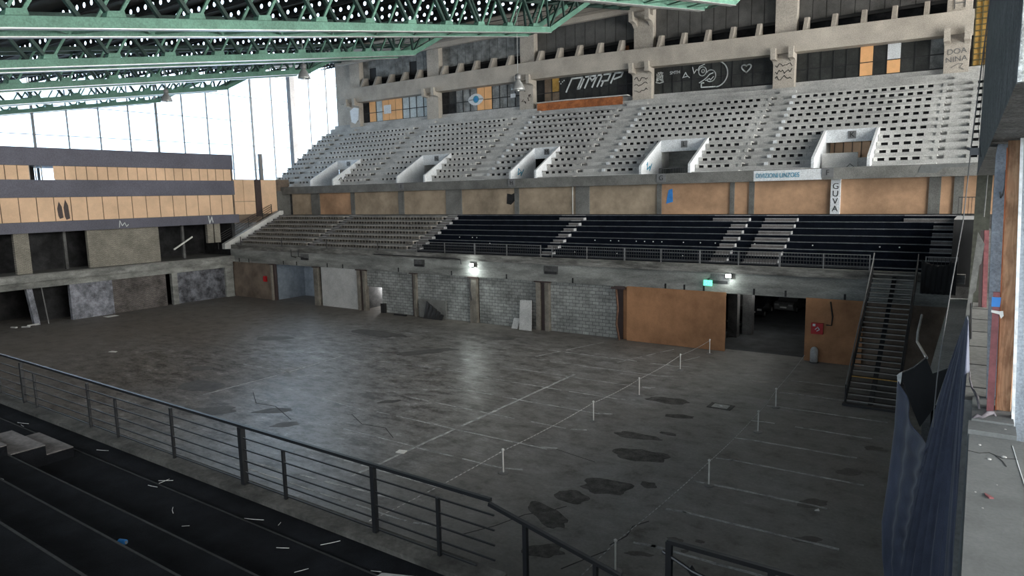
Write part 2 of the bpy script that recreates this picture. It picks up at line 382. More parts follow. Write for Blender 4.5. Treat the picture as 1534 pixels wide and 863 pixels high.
# slight settlement of the upper structure towards the far-left end
def lift(x, z):
    pts = [(20, 0), (-2, 0), (-18, .32), (-38, .98), (-50, 1.06), (-90, 1.06)]
    for (a, va), (b, vb) in zip(pts, pts[1:]):
        if x >= b: return max(0, (z-12.2)/12.3)*(va+(vb-va)*(a-x)/(a-b))
    return max(0, (z-12.2)/12.3)*1.06
def lbox(mb, x0, x1, y0, y1, z0, z1):
    cuts = [x0]+[q for q in (-50, -38, -18, -2) if x0 < q < x1]+[x1]
    for a, b in zip(cuts, cuts[1:]):
        mb.hexa([(a, y0, z0+lift(a, z0)), (b, y0, z0+lift(b, z0)), (b, y1, z0+lift(b, z0)), (a, y1, z0+lift(a, z0)),
                 (a, y0, z1+lift(a, z1)), (b, y0, z1+lift(b, z1)), (b, y1, z1+lift(b, z1)), (a, y1, z1+lift(a, z1))])
    return mb

# ================================================================== LARGE STRUCTURE
# floor of the hall and of the car passage behind
fl = MB().box(-86, 20, -8, 90, -.4, 0).build('floor', 'floor', kind='structure')
# painted parking bay lines
def fline(x0, y0, x1, y1, w=.15, mat='line_paint', name='painted_line', z=.006):
    mb = MB(); n = max(1, int(math.hypot(x1-x0, y1-y0)/.45)); L = math.hypot(x1-x0, y1-y0); nx, ny = -(y1-y0)/L, (x1-x0)/L
    pts = []
    for i in range(n+1):
        t = i/n; j = random.uniform(-.018, .018); ww = w/2*random.uniform(.7, 1.1)
        cx, cy = x0+(x1-x0)*t+nx*j, y0+(y1-y0)*t+ny*j
        pts.append(((cx+nx*ww, cy+ny*ww), (cx-nx*ww, cy-ny*ww)))
    for a, b in zip(pts, pts[1:]):
        if random.random() < .10: continue
        mb.prism([a[0], a[1], b[1], b[0]], 'Z', .001, z)
    if mb.v: mb.build(name, mat, fl)
for i in range(12):
    y = 10.7+2.72*i
    if y < 45: fline(-7.9, y, -3.4+random.uniform(-.4, .5), y+.12); fline(-8.45, y-.12, -7.75, y+.02, .14)
    if y < 45 and i > 0:
        fline(-19.9, y-.3, -14.9+random.uniform(-1, .3), y-.2, .1); fline(-24.9+random.uniform(-.6, .6), y-.32, -20.1, y-.28, .09)
        fline(-15.3, y-.15, -14.6, y+.1, .12)
fline(-20.05, 17.6, -19.95, 35.5, .16)
fline(-36.4, 31.7, -36.0, 26.3, .16); fline(-36, 25.9, -36.1, 21, .1)
fline(-39.5, 27.9, -34, 28.1, .1); fline(-40.5, 26.6, -33.6, 26.9, .1); fline(-33, 31.9, -26, 32.5, .09); fline(-30, 24, -26, 23.8, .08)
fline(-26, 16.2, -17, 17.0, .13); fline(-27, 14.4, -18.5, 14.8, .12); fline(-24, 13.4, -20, 13.2, .1)
fline(-11.3, 50, -9.0, 46.4, .1); fline(-11.6, 56, -11.4, 52, .1)
fline(-24.5, 38.2, -22.5, 44.5, .08); fline(-19, 39.5, -17.2, 44.8, .1); fline(-16.0, 40.4, -14.9, 43.6, .1)

def blob(cx, cy, rx, ry, mat, name, ang=0, z=.008, seed=0, n=26):
    r_ = random.Random(seed*77+3); rad = [r_.uniform(.55, 1.1) for _ in range(n)]
    rad = [(rad[i-1]+rad[i]*2+rad[(i+1) % n])/4 for i in range(n)]
    pts = []
    for k in range(n):
        t = 2*math.pi*k/n; u, w = rx*rad[k]*math.cos(t), ry*rad[k]*math.sin(t)
        pts.append((cx+u*math.cos(ang)-w*math.sin(ang), cy+u*math.sin(ang)+w*math.cos(ang)))
    MB().prism(pts, 'Z', .001, z).build(name, mat, fl)
for i, (x, y, rx, ry, a) in enumerate([(-11.13, 25.6, 1.5, .8, .2), (-10.98, 22.0, 1.15, .8, .3), (-9.75, 23.0, .4, .35, 0), (-11.75, 20.5, .75, .6, 0), (-11.7, 18.9, 1.3, .55, -.5),
        (-12.3, 27.6, 1.3, .5, .1), (-11.6, 31.2, .9, .35, .3), (-13, 33.4, 1.4, .6, .2), (-10.6, 16.8, .8, .5, .4), (-11.2, 28.6, .5, .25, 0)]):
    blob(x, y, rx, ry, 'patch', 'worn_patch', a, .008, i)
for i, (x, y, rx, ry) in enumerate([(-3.6, 28.2, .6, .45), (-3.2, 31.4, .5, .3), (-4.3, 24.6, .7, .4), (-3.9, 21.8, .5, .3), (-7.4, 19.6, .3, .16), (-6.7, 19.9, .18, .12), (-6.9, 19.1, .16, .1), (-8.0, 18.2, .5, .15),
        (-33, 19.5, 1.6, .9), (-38, 22, 2.0, 1.2), (-30, 21.3, 1.2, .5), (-42, 24.5, 1.0, .6), (-27.6, 20.2, .9, .4), (-25.8, 25.6, .7, .3), (-46, 33, 1.7, .9), (-40, 38.5, 3.5, 1.1), (-32, 35.6, 2.6, .9), (-30, 41.8, 1.6, .6), (-16.5, 35.2, .7, .3), (-9.8, 39.5, .7, .35)]):
    blob(x, y, rx, ry, 'stain', 'dark_stain', random.random(), .005, i+40)
def crack(pts, w=.035):
    MB().stroke(pts, w, 'Z', .008, .006).build('crack', 'crack', fl)
crack([(-9.0, 18.2), (-8.8, 19.0), (-8.9, 19.7), (-8.6, 20.3)]); crack([(-9.6, 16.2), (-9.2, 17.2), (-8.9, 17.9)])
crack([(-13.4, 16.2), (-12.8, 17.3), (-12.4, 18.5), (-11.8, 19.2), (-11.5, 19.8)]); crack([(-14.6, 24.3), (-13.6, 24.1), (-12.5, 23.9)], .03)
crack([(-26, 23), (-24.4, 22.2), (-23, 22.4), (-21.7, 21.6)], .03); crack([(-34, 22.8), (-32, 21.6), (-30.6, 21.8), (-28, 20.8)], .04)

# roof deck, rises towards the far stand
def zt(y): return 17.16+.171*(y-10.3)
ceil = MB(); yn = [-8.1+3.4*i for i in range(27)]
for i in range(26):   # each strip climbs from the foot of one perforated purlin to the head of the next
    a, b = yn[i]+.06, yn[i+1]-.06
    za, zb = zt(yn[i])+2.86, zt(yn[i+1])+3.40
    ceil.hexa([(-86, a, za-.12), (18, a, za-.12), (18, b, zb), (-86, b, zb), (-86, a, za), (18, a, za), (18, b, zb+.12), (-86, b, zb+.12)])
ceil.build('ceiling', 'deck', kind='structure')
MB().box(-86, 18, -8.3, -8, -.4, 11.0).build('wall_near', 'conc_dark', kind='structure')

# ---- far lower stand
Y0L, ZL, RUN, RISE = 46.5, 6.13, .88, .42
lt = MB()
prof = [(46.0, 5.5), (46.0, 5.95), (Y0L, 5.95)]
for k in range(7):
    prof += [(Y0L+RUN*k, ZL+RISE*k-.0), (Y0L+RUN*(k+1), ZL+RISE*k)]
prof += [(Y0L+RUN*7, 9.07), (56.2, 9.07), (56.2, 8.6), (53.2, 8.6), (46.9, 5.5)]
low = thing('lower_terrace', (-35, 46, 5.5), None, None, kind='structure'); del_ = low
lt2 = MB(); lt2.prism(prof, 'X', -70.6, -42.7); lt2.build('terrace_slab', 'conc_parapet', low)
prof2 = prof
lt3 = MB(); lt3.prism([(y, z) for y, z in prof2], 'X', -42.7, -.9); lt3.build('carpeted_terrace', 'carpet_far', low)
MB().box(-71.5, -.5, 45.93, 46.35, 5.42, 5.96).build('terrace_edge', 'conc_edge_lower', low)
for k in range(7):
    for a, b in ((-42.6, -29.3), (-28.3, -15.4), (-14.3, -13.15), (-10.9, -2.4)):
        MB().box(a, b, Y0L+RUN*k-.02, Y0L+RUN*k+.07, ZL+RISE*k-.03, ZL+RISE*k+.02).build('nosing_strip', 'nosing', low)
MB().box(-42.6, -1, Y0L+RUN*7-.02, Y0L+RUN*7+.07, 9.04, 9.1).build('nosing_strip', 'nosing', low)
for x, y in [(-38, 0)]: pass
tagx = [(-39.6, 3), (-38.1, 3), (-37.6, 3), (-25.6, 3), (-24.2, 3), (-23.5, 3), (-22.0, 3), (-21.3, 3), (-20.6, 3), (-19.9, 3), (-18.2, 3), (-16.9, 3), (-15.8, 3), (-13.0, 3), (-9.2, 3), (-5.2, 3), (-4.1, 3), (-35.5, 2), (-26.5, 1), (-22.8, 1), (-17.6, 1)]
for x, k in tagx:
    MB().tube([(x, Y0L+RUN*k-.05, ZL+RISE*k-.2), (x, Y0L+RUN*k-.02, ZL+RISE*k-.2)], .045, 8).build('number_tag', 'white_plastic', low)

# facade below the lower stand (plane y = 46)
wf = thing('wall_far', (-35, 46.2, 0), None, None, kind='structure')
MB().box(-71, -1.2, 46.08, 46.9, 4.62, 5.5).build('upper_beam', 'conc_facade', wf)
MB().box(-71, -1.2, 46.02, 46.9, 4.02, 4.62).build('lower_beam', 'conc_facade', wf)
for x0, x1, mt_ in ((-49.0, -43.0, 'block'), (-42.5, -36.2, 'block'), (-35.3, -29.3, 'block'), (-28.1, -22.1, 'block')):
    if x0 == -49.0:
        mb = MB().box(-47.05, x1, 46.25, 46.6, 0, 4.02); mb.box(x0, -47.05, 46.25, 46.6, 2.4, 4.02)
    else: mb = MB().box(x0, x1, 46.25, 46.6, 0, 4.02)
    mb.build('block_infill', mt_, wf)
MB().box(-55.6, -50.2, 46.15, 46.5, 0, 4.02).build('plastered_infill', 'plaster_white', wf, label='pale plastered panel')
MB().box(-70.9, -63.9, 46.2, 46.5, 0, 4.02).build('board_infill', 'ply_brown', wf, label='brown boarded panel')
MB().box(-5.7, -1.2, 46.25, 46.6, 0, 4.02).build('board_infill', 'ply_brown', wf)
MB().box(-22.1, -21.2, 46.2, 46.5, 0, 4.02).build('board_infill', 'ply_orange', wf)
# joints and small recesses in the beam
for x in (-69.4, -67.6, -61.5, -59.3, -54.5, -52.2, -44.6, -38.2, -32.3, -26.0, -18.4, -17.0, -15.6, -12.2, -10.2, -6.7):
    MB().box(x, x+.12, 45.99, 46.03, 4.05, 4.45).build('beam_joint', 'soot', wf)
for x in (-58.6, -42.6, -28.6, -15.1):
    MB().box(x, x+1.3, 46.05, 46.09, 4.66, 5.3).build('recess', 'conc_dark', wf); MB().box(x+.1, x+1.2, 46.0, 46.06, 4.66, 4.86).build('recess_sill', 'soot', wf)
# rear wall of the lower stand
rw = thing('wall_rear', (-35, 55.5, 9), None, None, kind='structure')
MB().box(-76, 4, 55.6, 55.9, 8.6, 12.0).build('wall_backing', 'conc_dark', rw)
px_ = [(-71.4, -67.7, 0), (-66.2, -60.7, 1), (-60.1, -53.1, 2), (-52.3, -46.3, 2), (-44.2, -37.6, 2), (-37.1, -30.8, 2), (-29.4, -22.9, 2), (-22.5, -16.7, 3), (-16.35, -15.2, 3), (-14.8, -9.25, 3), (-8.6, -3.05, 3), (-2.35, -1.6, 3), (-1.05, 1.5, 3)]
for i, (a, b, q) in enumerate(px_):
    mname = ['ply_dull', 'ply_stand', 'ply_dull', 'ply_stand'][q]
    sheet_ = MB().box(a, b, 55.42, 55.5, 9.05, 11.95).build('plywood_sheet', mname, label='plywood sheet in the wall behind the lower stand, '+ORD[i]+' from the left', cat='plywood sheet', group='plywood sheets closing the rear wall'); SH = globals().setdefault('SH', []); SH.append(sheet_)
for a, b in ((-67.7, -66.2), (-60.7, -60.1), (-53.1, -52.3), (-46.3, -44.2), (-37.6, -37.1), (-30.8, -29.4), (-22.9, -22.5), (-16.7, -16.35), (-15.2, -14.8), (-3.05, -2.35), (-1.6, -1.05)):
    MB().box(a, b, 55.3, 55.6, 9.0, 12.0).build('pilaster', 'conc_parapet', kind='structure')
wp = MB().box(-9.25, -8.6, 55.2, 55.5, 9.0, 12.0).build('pilaster', 'white_paint', label='white painted pilaster with black letters', kind='structure')
for i, ch in enumerate('GUVA'):
    text('wall_letter', ch, .62, 'black_paint', wp, (-8.92, 55.19, 11.1-.55*i), (R90, 0, 0))
MB().prism([(-38.6, 10.1), (-38.5, 11.1), (-38.0, 11.0), (-37.6, 11.15), (-37.65, 10.4), (-38.1, 10.0)], 'Y', 55.38, 55.43).build('broken_hole', 'soot', SH[4])
MB().prism([(-22.1, 9.95), (-21.9, 11.1), (-21.55, 11.2), (-21.5, 10.1)], 'Y', 55.4, 55.43).build('blue_poster', 'blue_tape', SH[7])
MB().box(-31.2, -31.12, 55.36, 55.42, 9.05, 11.7).build('white_conduit', 'white_plastic', SH[5])

# ---- upper stand
YU, ZU, RU, RI = 55.0, 12.25, .86, .585
VOM = [('O', -66.9, -63.1, -70.6), ('N', -52.6, -48.8, -56), ('M', -37.6, -34.9, -41), ('L', -24.1, -20.0, -28), ('K', -10.4, -6.9, -14)]
up = thing('upper_terrace', (-35, 55, 11.6), None, None, kind='structure')
for k in range(15):
    mb = MB(); z1 = ZU+RI*k if k < 14 else 20.35; y0 = YU+RU*k; y1 = YU+RU*(k+1)+.02 if k < 14 else 69.5
    ed = [-76]
    if k < 5:
        for _, a, b, _c in VOM: ed += [a-.1, b+.1]
    ed.append(5)
    for a, b in zip(ed[::2], ed[1::2]): lbox(mb, a, b, y0, y1, max(11.72, z1-(1.2 if k < 5 else .6)), z1)
    mb.build('terrace_step', 'conc_stand', up)
mb = MB(); lbox(mb, -76.2, 5, 54.3, 54.62, 11.6, 12.45); mb.build('parapet', 'conc_parapet', up)
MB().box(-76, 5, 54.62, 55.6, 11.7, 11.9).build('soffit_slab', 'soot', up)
mb = MB().box(-14.6, -9.75, 54.27, 54.31, 11.62, 12.4); mb.build('white_parapet_patch', 'white_paint', up)
text('sprayed_writing', 'DIVIZIONI LINZOES', .5, 'blue_spray', up, (-12.85, 54.25, 12.0), (R90, 0, 0), sx_=.72)
MB().prism([(-3.7, 11.9), (-3.5, 12.4), (-.6, 12.4), (-.8, 12.2), (-2.2, 12.2), (-2.6, 11.85)], 'Y', 54.27, 54.31).build('pale_patch', 'conc_ledge', up)
for i, (x, ch) in enumerate(((-9.35, 'F'), (-22.1, 'G'), (-37.2, 'H'), (-51.6, 'I'))):
    s_ = MB().box(x-.4, x+.4, 54.24, 54.29, 11.75, 12.42).build('section_sign', 'grey_metal', up)
    text('section_letter', ch, .55, 'black_paint', s_, (x, 54.23, 12.09), (R90, 0, 0))

# columns, corbels and beams above the upper stand
colx = [(-3.2, -1.5), (-16.4, -14.55), (-30.25, -28.2), (-44.2, -42.35), (-58.2, -56.3), (-72.2, -70.3)]
cname = ['with DOA NINA written on it', 'with three lines of dark writing', 'with dark scribbles right of the sprayed white lettering', 'with reddish scribbles behind the hanging lamp', 'between the pale panes and the painted eye', 'beside the glazing with a white smear']
for i, (a, b) in enumerate(colx):
    t = thing('concrete_column', ((a+b)/2, 67, 19.8+lift(a, 20)), 'beige concrete column '+cname[i], 'column', 'columns behind the upper stand')
    L0, L1 = lift(a, 20), lift(a, 24)
    MB().box(a, b, 66.45, 67.6, 19.0+L0, 23.2+L1).build('lower_shaft', 'conc_beige', t)
    MB().box(a, b, 66.75, 67.6, 23.2+L1, 31).build('upper_shaft', 'conc_beige', t)
    for j, (ca, cb) in enumerate(((a-.05, a+.38), (b-.38, b+.05))):
        for zc, nm in ((22.35+L1, 'corbel'),)+(((28.0, 'corbel'),) if i == 2 else ()):
            MB().prism([(67.0, zc-.7), (66.3, zc-.15), (65.55, zc-.1), (65.5, zc+.85), (65.8, zc+.85), (65.9, zc+.4), (66.5, zc+.4), (67.0, zc+.4)], 'X', ca, cb).build(nm, 'conc_beige', t)
    if i == 0:
        text('wall_writing', 'DOA', .6, 'grey_metal', t, ((a+b)/2, 66.44, 21.55), (R90, -.05, 0)); text('wall_writing', 'NINA', .6, 'grey_metal', t, ((a+b)/2, 66.44, 20.95), (R90, -.05, 0))
        MB().stroke([(-2.7, 20.3), (-2.2, 20.6), (-1.9, 20.55), (-2.1, 20.3), (-1.8, 20.1)], .04, 'Y', 66.44).build('wall_drawing', 'grey_metal', t)
        mb = MB()
        for q in (-2.7, -2.0): mb.bar((q, 66.7, 24.9), (q, 66.7, 29), .06)
        for r_ in range(6): mb.bar((-2.7, 66.7, 25.3+.6*r_), (-2.0, 66.7, 25.3+.6*r_), .05)
        mb.build('rung_ladder', 'grey_metal', t)
    if i == 5: MB().prism([(-71.9, 20.6+lift(-72, 20)), (-72.1, 22.1+lift(-72, 20)), (-71.3, 22.5+lift(-72, 20)), (-70.4, 22.3+lift(-72, 20)), (-70.6, 20.8+lift(-72, 20)), (-71.2, 20.3+lift(-72, 20))], 'Y', 66.41, 66.45).build('white_smear', 'white_paint', t)
    if i in (1, 2, 3, 5):
        rnd = random.Random(i); mb = MB()
        for r_ in range(3 if i != 3 else 7):
            x = a+.2; z = 21.9-.55*r_+L0*1 if i != 3 else rnd.uniform(20.3, 22)+L0
            pts = [(x+rnd.uniform(0, 1.2) if i == 3 else x, z)]
            for _ in range(9 if i != 3 else 3): pts.append((min(b-.15, pts[-1][0]+(.16 if i != 3 else rnd.uniform(-.2, .2))), z+rnd.uniform(-.2, .2)))
            mb.stroke(pts, .05, 'Y', 66.44)
        mb.build('wall_writing', 'black_paint' if i != 3 else 'brown_steel', t)
def lstrip(name, mat, x0, x1, y0, y1, z0, z1, kind=None, parent=None, label=None, cat=None, group=None):
    return lbox(MB(), x0, x1, y0, y1, z0, z1).build(name, mat, parent, kind=kind, label=label, cat=cat, group=group)
lstrip('concrete_beam', 'conc_beige', -73.6, -1.35, 66.0, 66.44, 22.8, 24.55, label='long beige concrete beam resting on corbels over the window band', cat='beam')
lstrip('beam_soffit', 'conc_beige', -73.6, -1.35, 66.44, 67.4, 22.8, 23.0, kind='structure')
MB().box(-74, 4, 66.0, 66.5, 28.9, 30.6).build('concrete_beam', 'conc_beige', label='beige concrete beam under the roof above the dark cladding', cat='beam')
MB().hexa([(-80, 54.6, 27.55), (4, 54.6, 27.55), (4, 66.2, 29.45), (-80, 66.2, 29.45), (-80, 54.6, 27.8), (4, 54.6, 27.8), (4, 66.2, 29.7), (-80, 66.2, 29.7)]).build('canopy_slab', 'conc_beige', kind='structure')
# wall above the beam: dark cladding, dark recess and leaning fins
cl = thing('wall_upper', (-35, 67.6, 24), None, None, kind='structure')
edges = [(-14.55, -3.2), (-28.2, -16.4), (-42.35, -30.25), (-56.3, -44.2), (-70.3, -58.2)]
for bi, (a, b) in enumerate(edges):
    n = 10; w = (b-a)/n
    L = lift((a+b)/2, 24)
    for j in range(n):
        # a few torn sheets near the far end
        z0 = 25.75+L
        if bi == 4 and j in (1, 7): z0 += 1.4
        light = bi >= 3 and j > 1
        MB().box(a+w*j+.03, a+w*(j+1)-.03, 67.5, 67.56, z0, 29.9).build('cladding_sheet', 'pane_grey' if bi >= 3 else 'dark_clad', cl)
    MB().box(a, b, 67.6, 67.7, 25.5+L, 30).build('cladding_rail', 'dark_frame', cl)
    MB().box(a, b, 68.6, 68.8, 23+L, 26.6+L).build('dark_backing', 'soot', cl)
    for j in range(5):
        x = a+.55+(b-a-1.4)/4.35*j+.25
        LL = lift(x, 24.6)
        MB().prism([(66.1, 24.57+LL), (67.5, 24.57+LL), (67.5, 25.85+LL), (66.75, 25.75+LL)], 'X', x-.17, x+.17).build('concrete_fin', 'conc_beige', label='leaning concrete fin, '+ORD[j]+' from the left in the '+ORD[4-bi]+' bay of the beam', cat='fin', group='leaning fins on the long beam')
lstrip('recess_floor', 'conc_beige', -73.6, -1.35, 66.4, 69, 24.3, 24.5, kind='structure')
for (x, w_, z_) in ((-32.4, .8, .9), (-30.9, .7, .9), (-18.5, .6, .8)):
    MB().box(x, x+w_, 68.4, 68.5, 24.6+lift(x, 24), 24.6+z_+lift(x, 24)).build('plywood_sheet', 'rust_board', label='small orange board low in the dark recess '+('left of' if w_ == .8 else 'just beside' if x < -20 else 'two bays right of')+' the thick column', cat='plywood sheet')
# window bands under the beam
def wband(idx, a, b, spec):
    L0, L1 = lift((a+b)/2, 20.4), lift((a+b)/2, 22.8)
    z0, z1 = 20.35+L0, 22.95+L1; zs = z0+(z1-z0)*.44
    t = thing('window_%d' % idx, ((a+b)/2, 67.3, z0), None, None, kind='structure')
    n = len(spec); w = (b-a)/n; fr_ = MB()
    fr_.box(a, b, 67.2, 67.3, z0, z0+.08); fr_.box(a, b, 67.2, 67.3, z1-.08, z1); fr_.box(a, b, 67.2, 67.3, zs-.05, zs+.05)
    for j in range(n+1): fr_.box(a+w*j-.04, a+w*j+.04, 67.18, 67.3, z0, z1)
    fr_.build('window_frame', 'dark_frame', t)
    for j, (lo, hi) in enumerate(spec):
        for q, (u, v_) in ((lo, (z0+.06, zs-.04)), (hi, (zs+.04, z1-.06))):
            mt_ = {'d': 'pane_dark', 'p': 'pane_pale', 'g': 'pane_grey', 'b': 'ply_bright', 'n': 'pane_brown', 'y': 'pane_yellow', 'k': 'soot', 'w': 'white_paint'}[q]
            yy = 67.14 if q in 'bw' else 67.24
            MB().box(a+w*j+.03, a+w*(j+1)-.03, yy, yy+.03, u, v_).build('board' if q in 'bw' else 'pane', mt_, t)
    return t, z0, z1
S = lambda lo, hi: list(zip(lo, hi))
w1, za, zb = wband(1, -14.55, -3.2, S('dddddbdbddg', 'dddddbdwddg'))
w2, zc, zd = wband(2, -28.2, -16.4, S('dddddddddddd', 'dddddddddddd'))
w3, ze, zf = wband(3, -42.35, -30.25, S('knndddddddkk', 'knyddddddddk'))
w4, zg, zh = wband(4, -56.3, -44.2, S('kkgggbbgggg', 'kdgggbbgggg'))
w5, zi, zj = wband(5, -70.3, -58.2, S('kbpbbbpppp', 'kbpbbbpppp'))
# the drawings on the window bands
def arc(cx, cz, rx, rz, t0, t1, n=22): return [(cx+rx*math.cos(math.radians(t0+(t1-t0)*i/n)), cz+rz*math.sin(math.radians(t0+(t1-t0)*i/n))) for i in range(n+1)]
yy = 67.16
mb = MB(); mb.stroke(arc(-21.9, zd-1.25, 1.15, 1.2, 95, -85), .11, 'Y', yy); mb.stroke([(-21.9, zd-2.42), (-23.3, zd-2.35), (-23.3, zd-1.95), (-23.05, zd-1.95)], .11, 'Y', yy)
mb.stroke(arc(-23.2, zd-.85, .38, .42, 0, 360), .09, 'Y', yy); mb.stroke(arc(-23.15, zd-.82, .14, .16, 0, 360, 10), .1, 'Y', yy)
mb.stroke([(-23.0, zd-.2), (-23.5, zd-.35), (-23.7, zd-.7)], .07, 'Y', yy); mb.stroke([(-24.2, zd-.35), (-24.05, zd-.95), (-23.8, zd-.6)], .07, 'Y', yy)
mb.stroke(arc(-22.4, zd-1.35, .5, .55, 140, -140), .1, 'Y', yy); mb.stroke([(-23.5, zd-1.9), (-23.1, zd-1.7), (-22.8, zd-1.5), (-22.5, zd-1.2), (-22.15, zd-1.1)], .09, 'Y', yy)
mb.stroke([(-22.9, zd-1.75), (-22.5, zd-1.6), (-22.4, zd-1.75), (-22.1, zd-1.45)], .08, 'Y', yy)
mb.build('sprayed_drawing', 'chalk', w2)
hz = zd-1.05
MB().stroke([(-19.0+.44*16*math.sin(math.radians(t))**3/16, hz+.03+.42*(13*math.cos(math.radians(t))-5*math.cos(math.radians(2*t))-2*math.cos(math.radians(3*t)))/16) for t in range(0, 361, 15)], .12, 'Y', yy).build('sprayed_heart', 'chalk', w2)
text('sprayed_letters', 'SMTH', .42, 'chalk', w2, (-26.0, yy-.01, zd-.65), (R90, 0, 0))
mb = MB(); mb.stroke([(-25.2, zd-1.25), (-24.9, zd-.75), (-24.7, zd-1.15), (-25.15, zd-1.2)], .07, 'Y', yy); mb.stroke([(-24.85, zd-.95), (-24.5, zd-1.3)], .07, 'Y', yy)
rnd = random.Random(5); p_ = [(-28, zd-.6)]
for _ in range(34): p_.append((-27.6+rnd.uniform(-.38, .38), zd-.85+rnd.uniform(-.5, .45)))
mb.stroke(p_[1:], .045, 'Y', yy); mb.stroke([(-28, zd-1.4), (-27.6, zd-1.5), (-27.2, zd-1.42)], .07, 'Y', yy)
mb.build('sprayed_scribble', 'chalk', w2)
# slanted white block lettering in the third band
mb = MB()
def sl(x, z): return (x+(z-(zf-1.9))*.55, z)
zb0, zb1 = zf-1.5, zf-.35
for pts in ([(-38.6, zb0-.2), (-38.6, zb1), (-37.3, zb1), (-37.3, zb0), (-37.0, zb0), (-37.0, zb1-.2)], [(-36.4, zb0), (-36.4, zb1), (-35.9, zb1-.5), (-35.5, zb1), (-35.5, zb0)], [(-34.9, zb0), (-34.9, zb1), (-33.9, zb1), (-33.9, zb0+.5), (-34.6, zb0+.5)], [(-33.4, zb0+.2), (-33.4, zb1), (-32.5, zb1), (-32.5, zb1-.4), (-33.2, zb1-.6)], [(-36.9, zb1), (-34.8, zb1)], [(-34.4, zb0), (-34.4, zb0+.5)]):
    mb.stroke([sl(*q) for q in pts], .17, 'Y', yy)
for x, z in ((-39.4, zf-.55), (-39.2, zf-.8), (-39.0, zf-.62), (-38.8, zf-.5)): mb.box(x, x+.12, yy-.02, yy, z, z+.12)
mb.build('sprayed_lettering', 'chalk', w3)
# painted eye
zc_ = (zg+zh)/2
MB().prism(arc(-51.0, zc_-.52, 1.3, 1.15, 22, 158, 14)+arc(-51.0, zc_+.42, 1.3, 1.15, 202, 338, 14), 'Y', 67.13, 67.16).build('painted_eye', 'white_paint', w4)
MB().prism(arc(-50.95, zc_-.03, .42, .42, 0, 345, 20), 'Y', 67.10, 67.13).build('eye_iris', 'blue_spray', w4)
MB().prism(arc(-50.93, zc_-.05, .2, .2, 0, 345, 16), 'Y', 67.08, 67.10).build('eye_pupil', 'blue_tape', w4)
MB().box(-45.9, -45.2, 67.12, 67.15, zc_-.35, zc_+.1).build('torn_paper', 'white_paint', w4)
MB().box(-66.3, -65.0, 67.05, 67.1, (zi+zj)/2-.5, (zi+zj)/2+.6).build('white_sheet', 'white_paint', w5)
# rusty board strip at the top of the M block, under the lettering
t = thing('sill_board', (-36, 66.1, 19.8+lift(-36, 20)), 'rust orange board strip with a pale capping under the slanted white lettering', 'board')
mb = MB(); lbox(mb, -41.6, -31.2, 66.05, 66.15, 19.55, 20.3); mb.build('board_strip', 'rust_board', t)
mb = MB(); lbox(mb, -41.6, -30.6, 65.95, 66.9, 20.32, 20.42); mb.build('capping', 'conc_bench', t)
# yellow glass block strip right of the last column
t = thing('window_6', (-.3, 67.5, 20.4), None, None, kind='structure')
MB().box(-1.3, 4.8, 67.55, 67.6, 20.4, 30).build('pane', 'pane_yellow', t)
mb = MB()
for i in range(14): mb.box(-1.3+.45*i, -1.22+.45*i, 67.45, 67.55, 20.4, 30)
for i in range(22): mb.box(-1.3, 4.8, 67.45, 67.55, 20.4+.45*i, 20.48+.45*i)
mb.build('window_frame', 'olive', t)
MB().box(-76, -72.3, 67.6, 67.9, 19, 30).build('wall_pier', 'conc_beige', kind='structure')

# ---- glazed end walls
def glazing(idx, X, y0, y1, z0, z1, sgn, first, fine_from=None):
    t = thing('window_%d' % idx, (X, (y0+y1)/2, z0), None, None, kind='structure')
    mb = MB(); y = first
    while y > y0: y -= 3.4
    ys = []
    while y < y1:
        if y > y0: ys.append(y)
        y += 3.4
    for i, q in enumerate(ys):
        w = .11 if i % 4 else .24
        mb.box(X-.1, X+.1, q-w/2, q+w/2, z0, z1)
    z = z0+2.9
    while z < z1: mb.box(X-.05, X+.05, y0, y1, z-.04, z+.04); z += 3.3
    if fine_from:
        q = fine_from
        while q < y1: mb.box(X-.04, X+.04, q-.04, q+.04, z0, z1); q += 1.35
        z = z0+1.2
        while z < z1: mb.box(X-.04, X+.04, fine_from, y1, z-.03, z+.03); z += 1.65
    mb.build('window_frame', 'mullion', t)
    MB().box(X+sgn*.02, X+sgn*.03, y0, y1, z0, z1).build('pane', 'glass', t)
glazing(7, -85, -8, 83, 9, 33, -1, 32.84, 72.2)
glazing(8, 16, -8, 70, 7, 31, 1, 32.84)
t = thing('window_10', (-35, -8.1, 11), None, None, kind='structure')  # unseen glazing added behind the camera to let in frontal fill light
mb = MB()
for i in range(31): mb.box(-85+3.4*i, -84.85+3.4*i, -8.2, -8.05, 11, 17.6)
mb.box(-86, 18, -8.2, -8.05, 14.2, 14.3); mb.build('window_frame', 'mullion', t)
MB().box(-86, 18, -8.27, -8.26, 11, 17.6).build('pane', 'glass', t)
t = thing('window_9', (-80.5, 83, 9), None, None, kind='structure')
mb = MB()
for i in range(8): mb.box(-85+1.35*i, -84.9+1.35*i, 82.95, 83.05, 9, 33)
for i in range(15): mb.box(-85, -75.6, 82.95, 83.05, 9+1.65*i, 9.06+1.65*i)
mb.build('window_frame', 'mullion', t); MB().box(-85, -75.6, 83.06, 83.07, 9, 33).build('pane', 'glass', t)
MB().box(-84.9, -84.1, 66.1, 66.95, 0, 31).build('concrete_column', 'column_glass', label='tall pale concrete column against the bright glazing', cat='column')
MB().box(-84.95, -84.6, 60.5, 61.0, 9, 17.4).build('dark_post', 'dark_frame', label='short dark post against the glazing left of the tall column', cat='post')
MB().box(-85.2, -71.5, 84, 84.3, 0, 9).build('wall_back', 'conc_dark', kind='structure')
MB().box(-85.3, -85.1, -8, 84, -.4, 9).build('wall_left_base', 'conc_dark', kind='structure')
MB().box(16.1, 16.3, -8, 84, -.4, 7).build('wall_right_base', 'conc_dark', kind='structure')
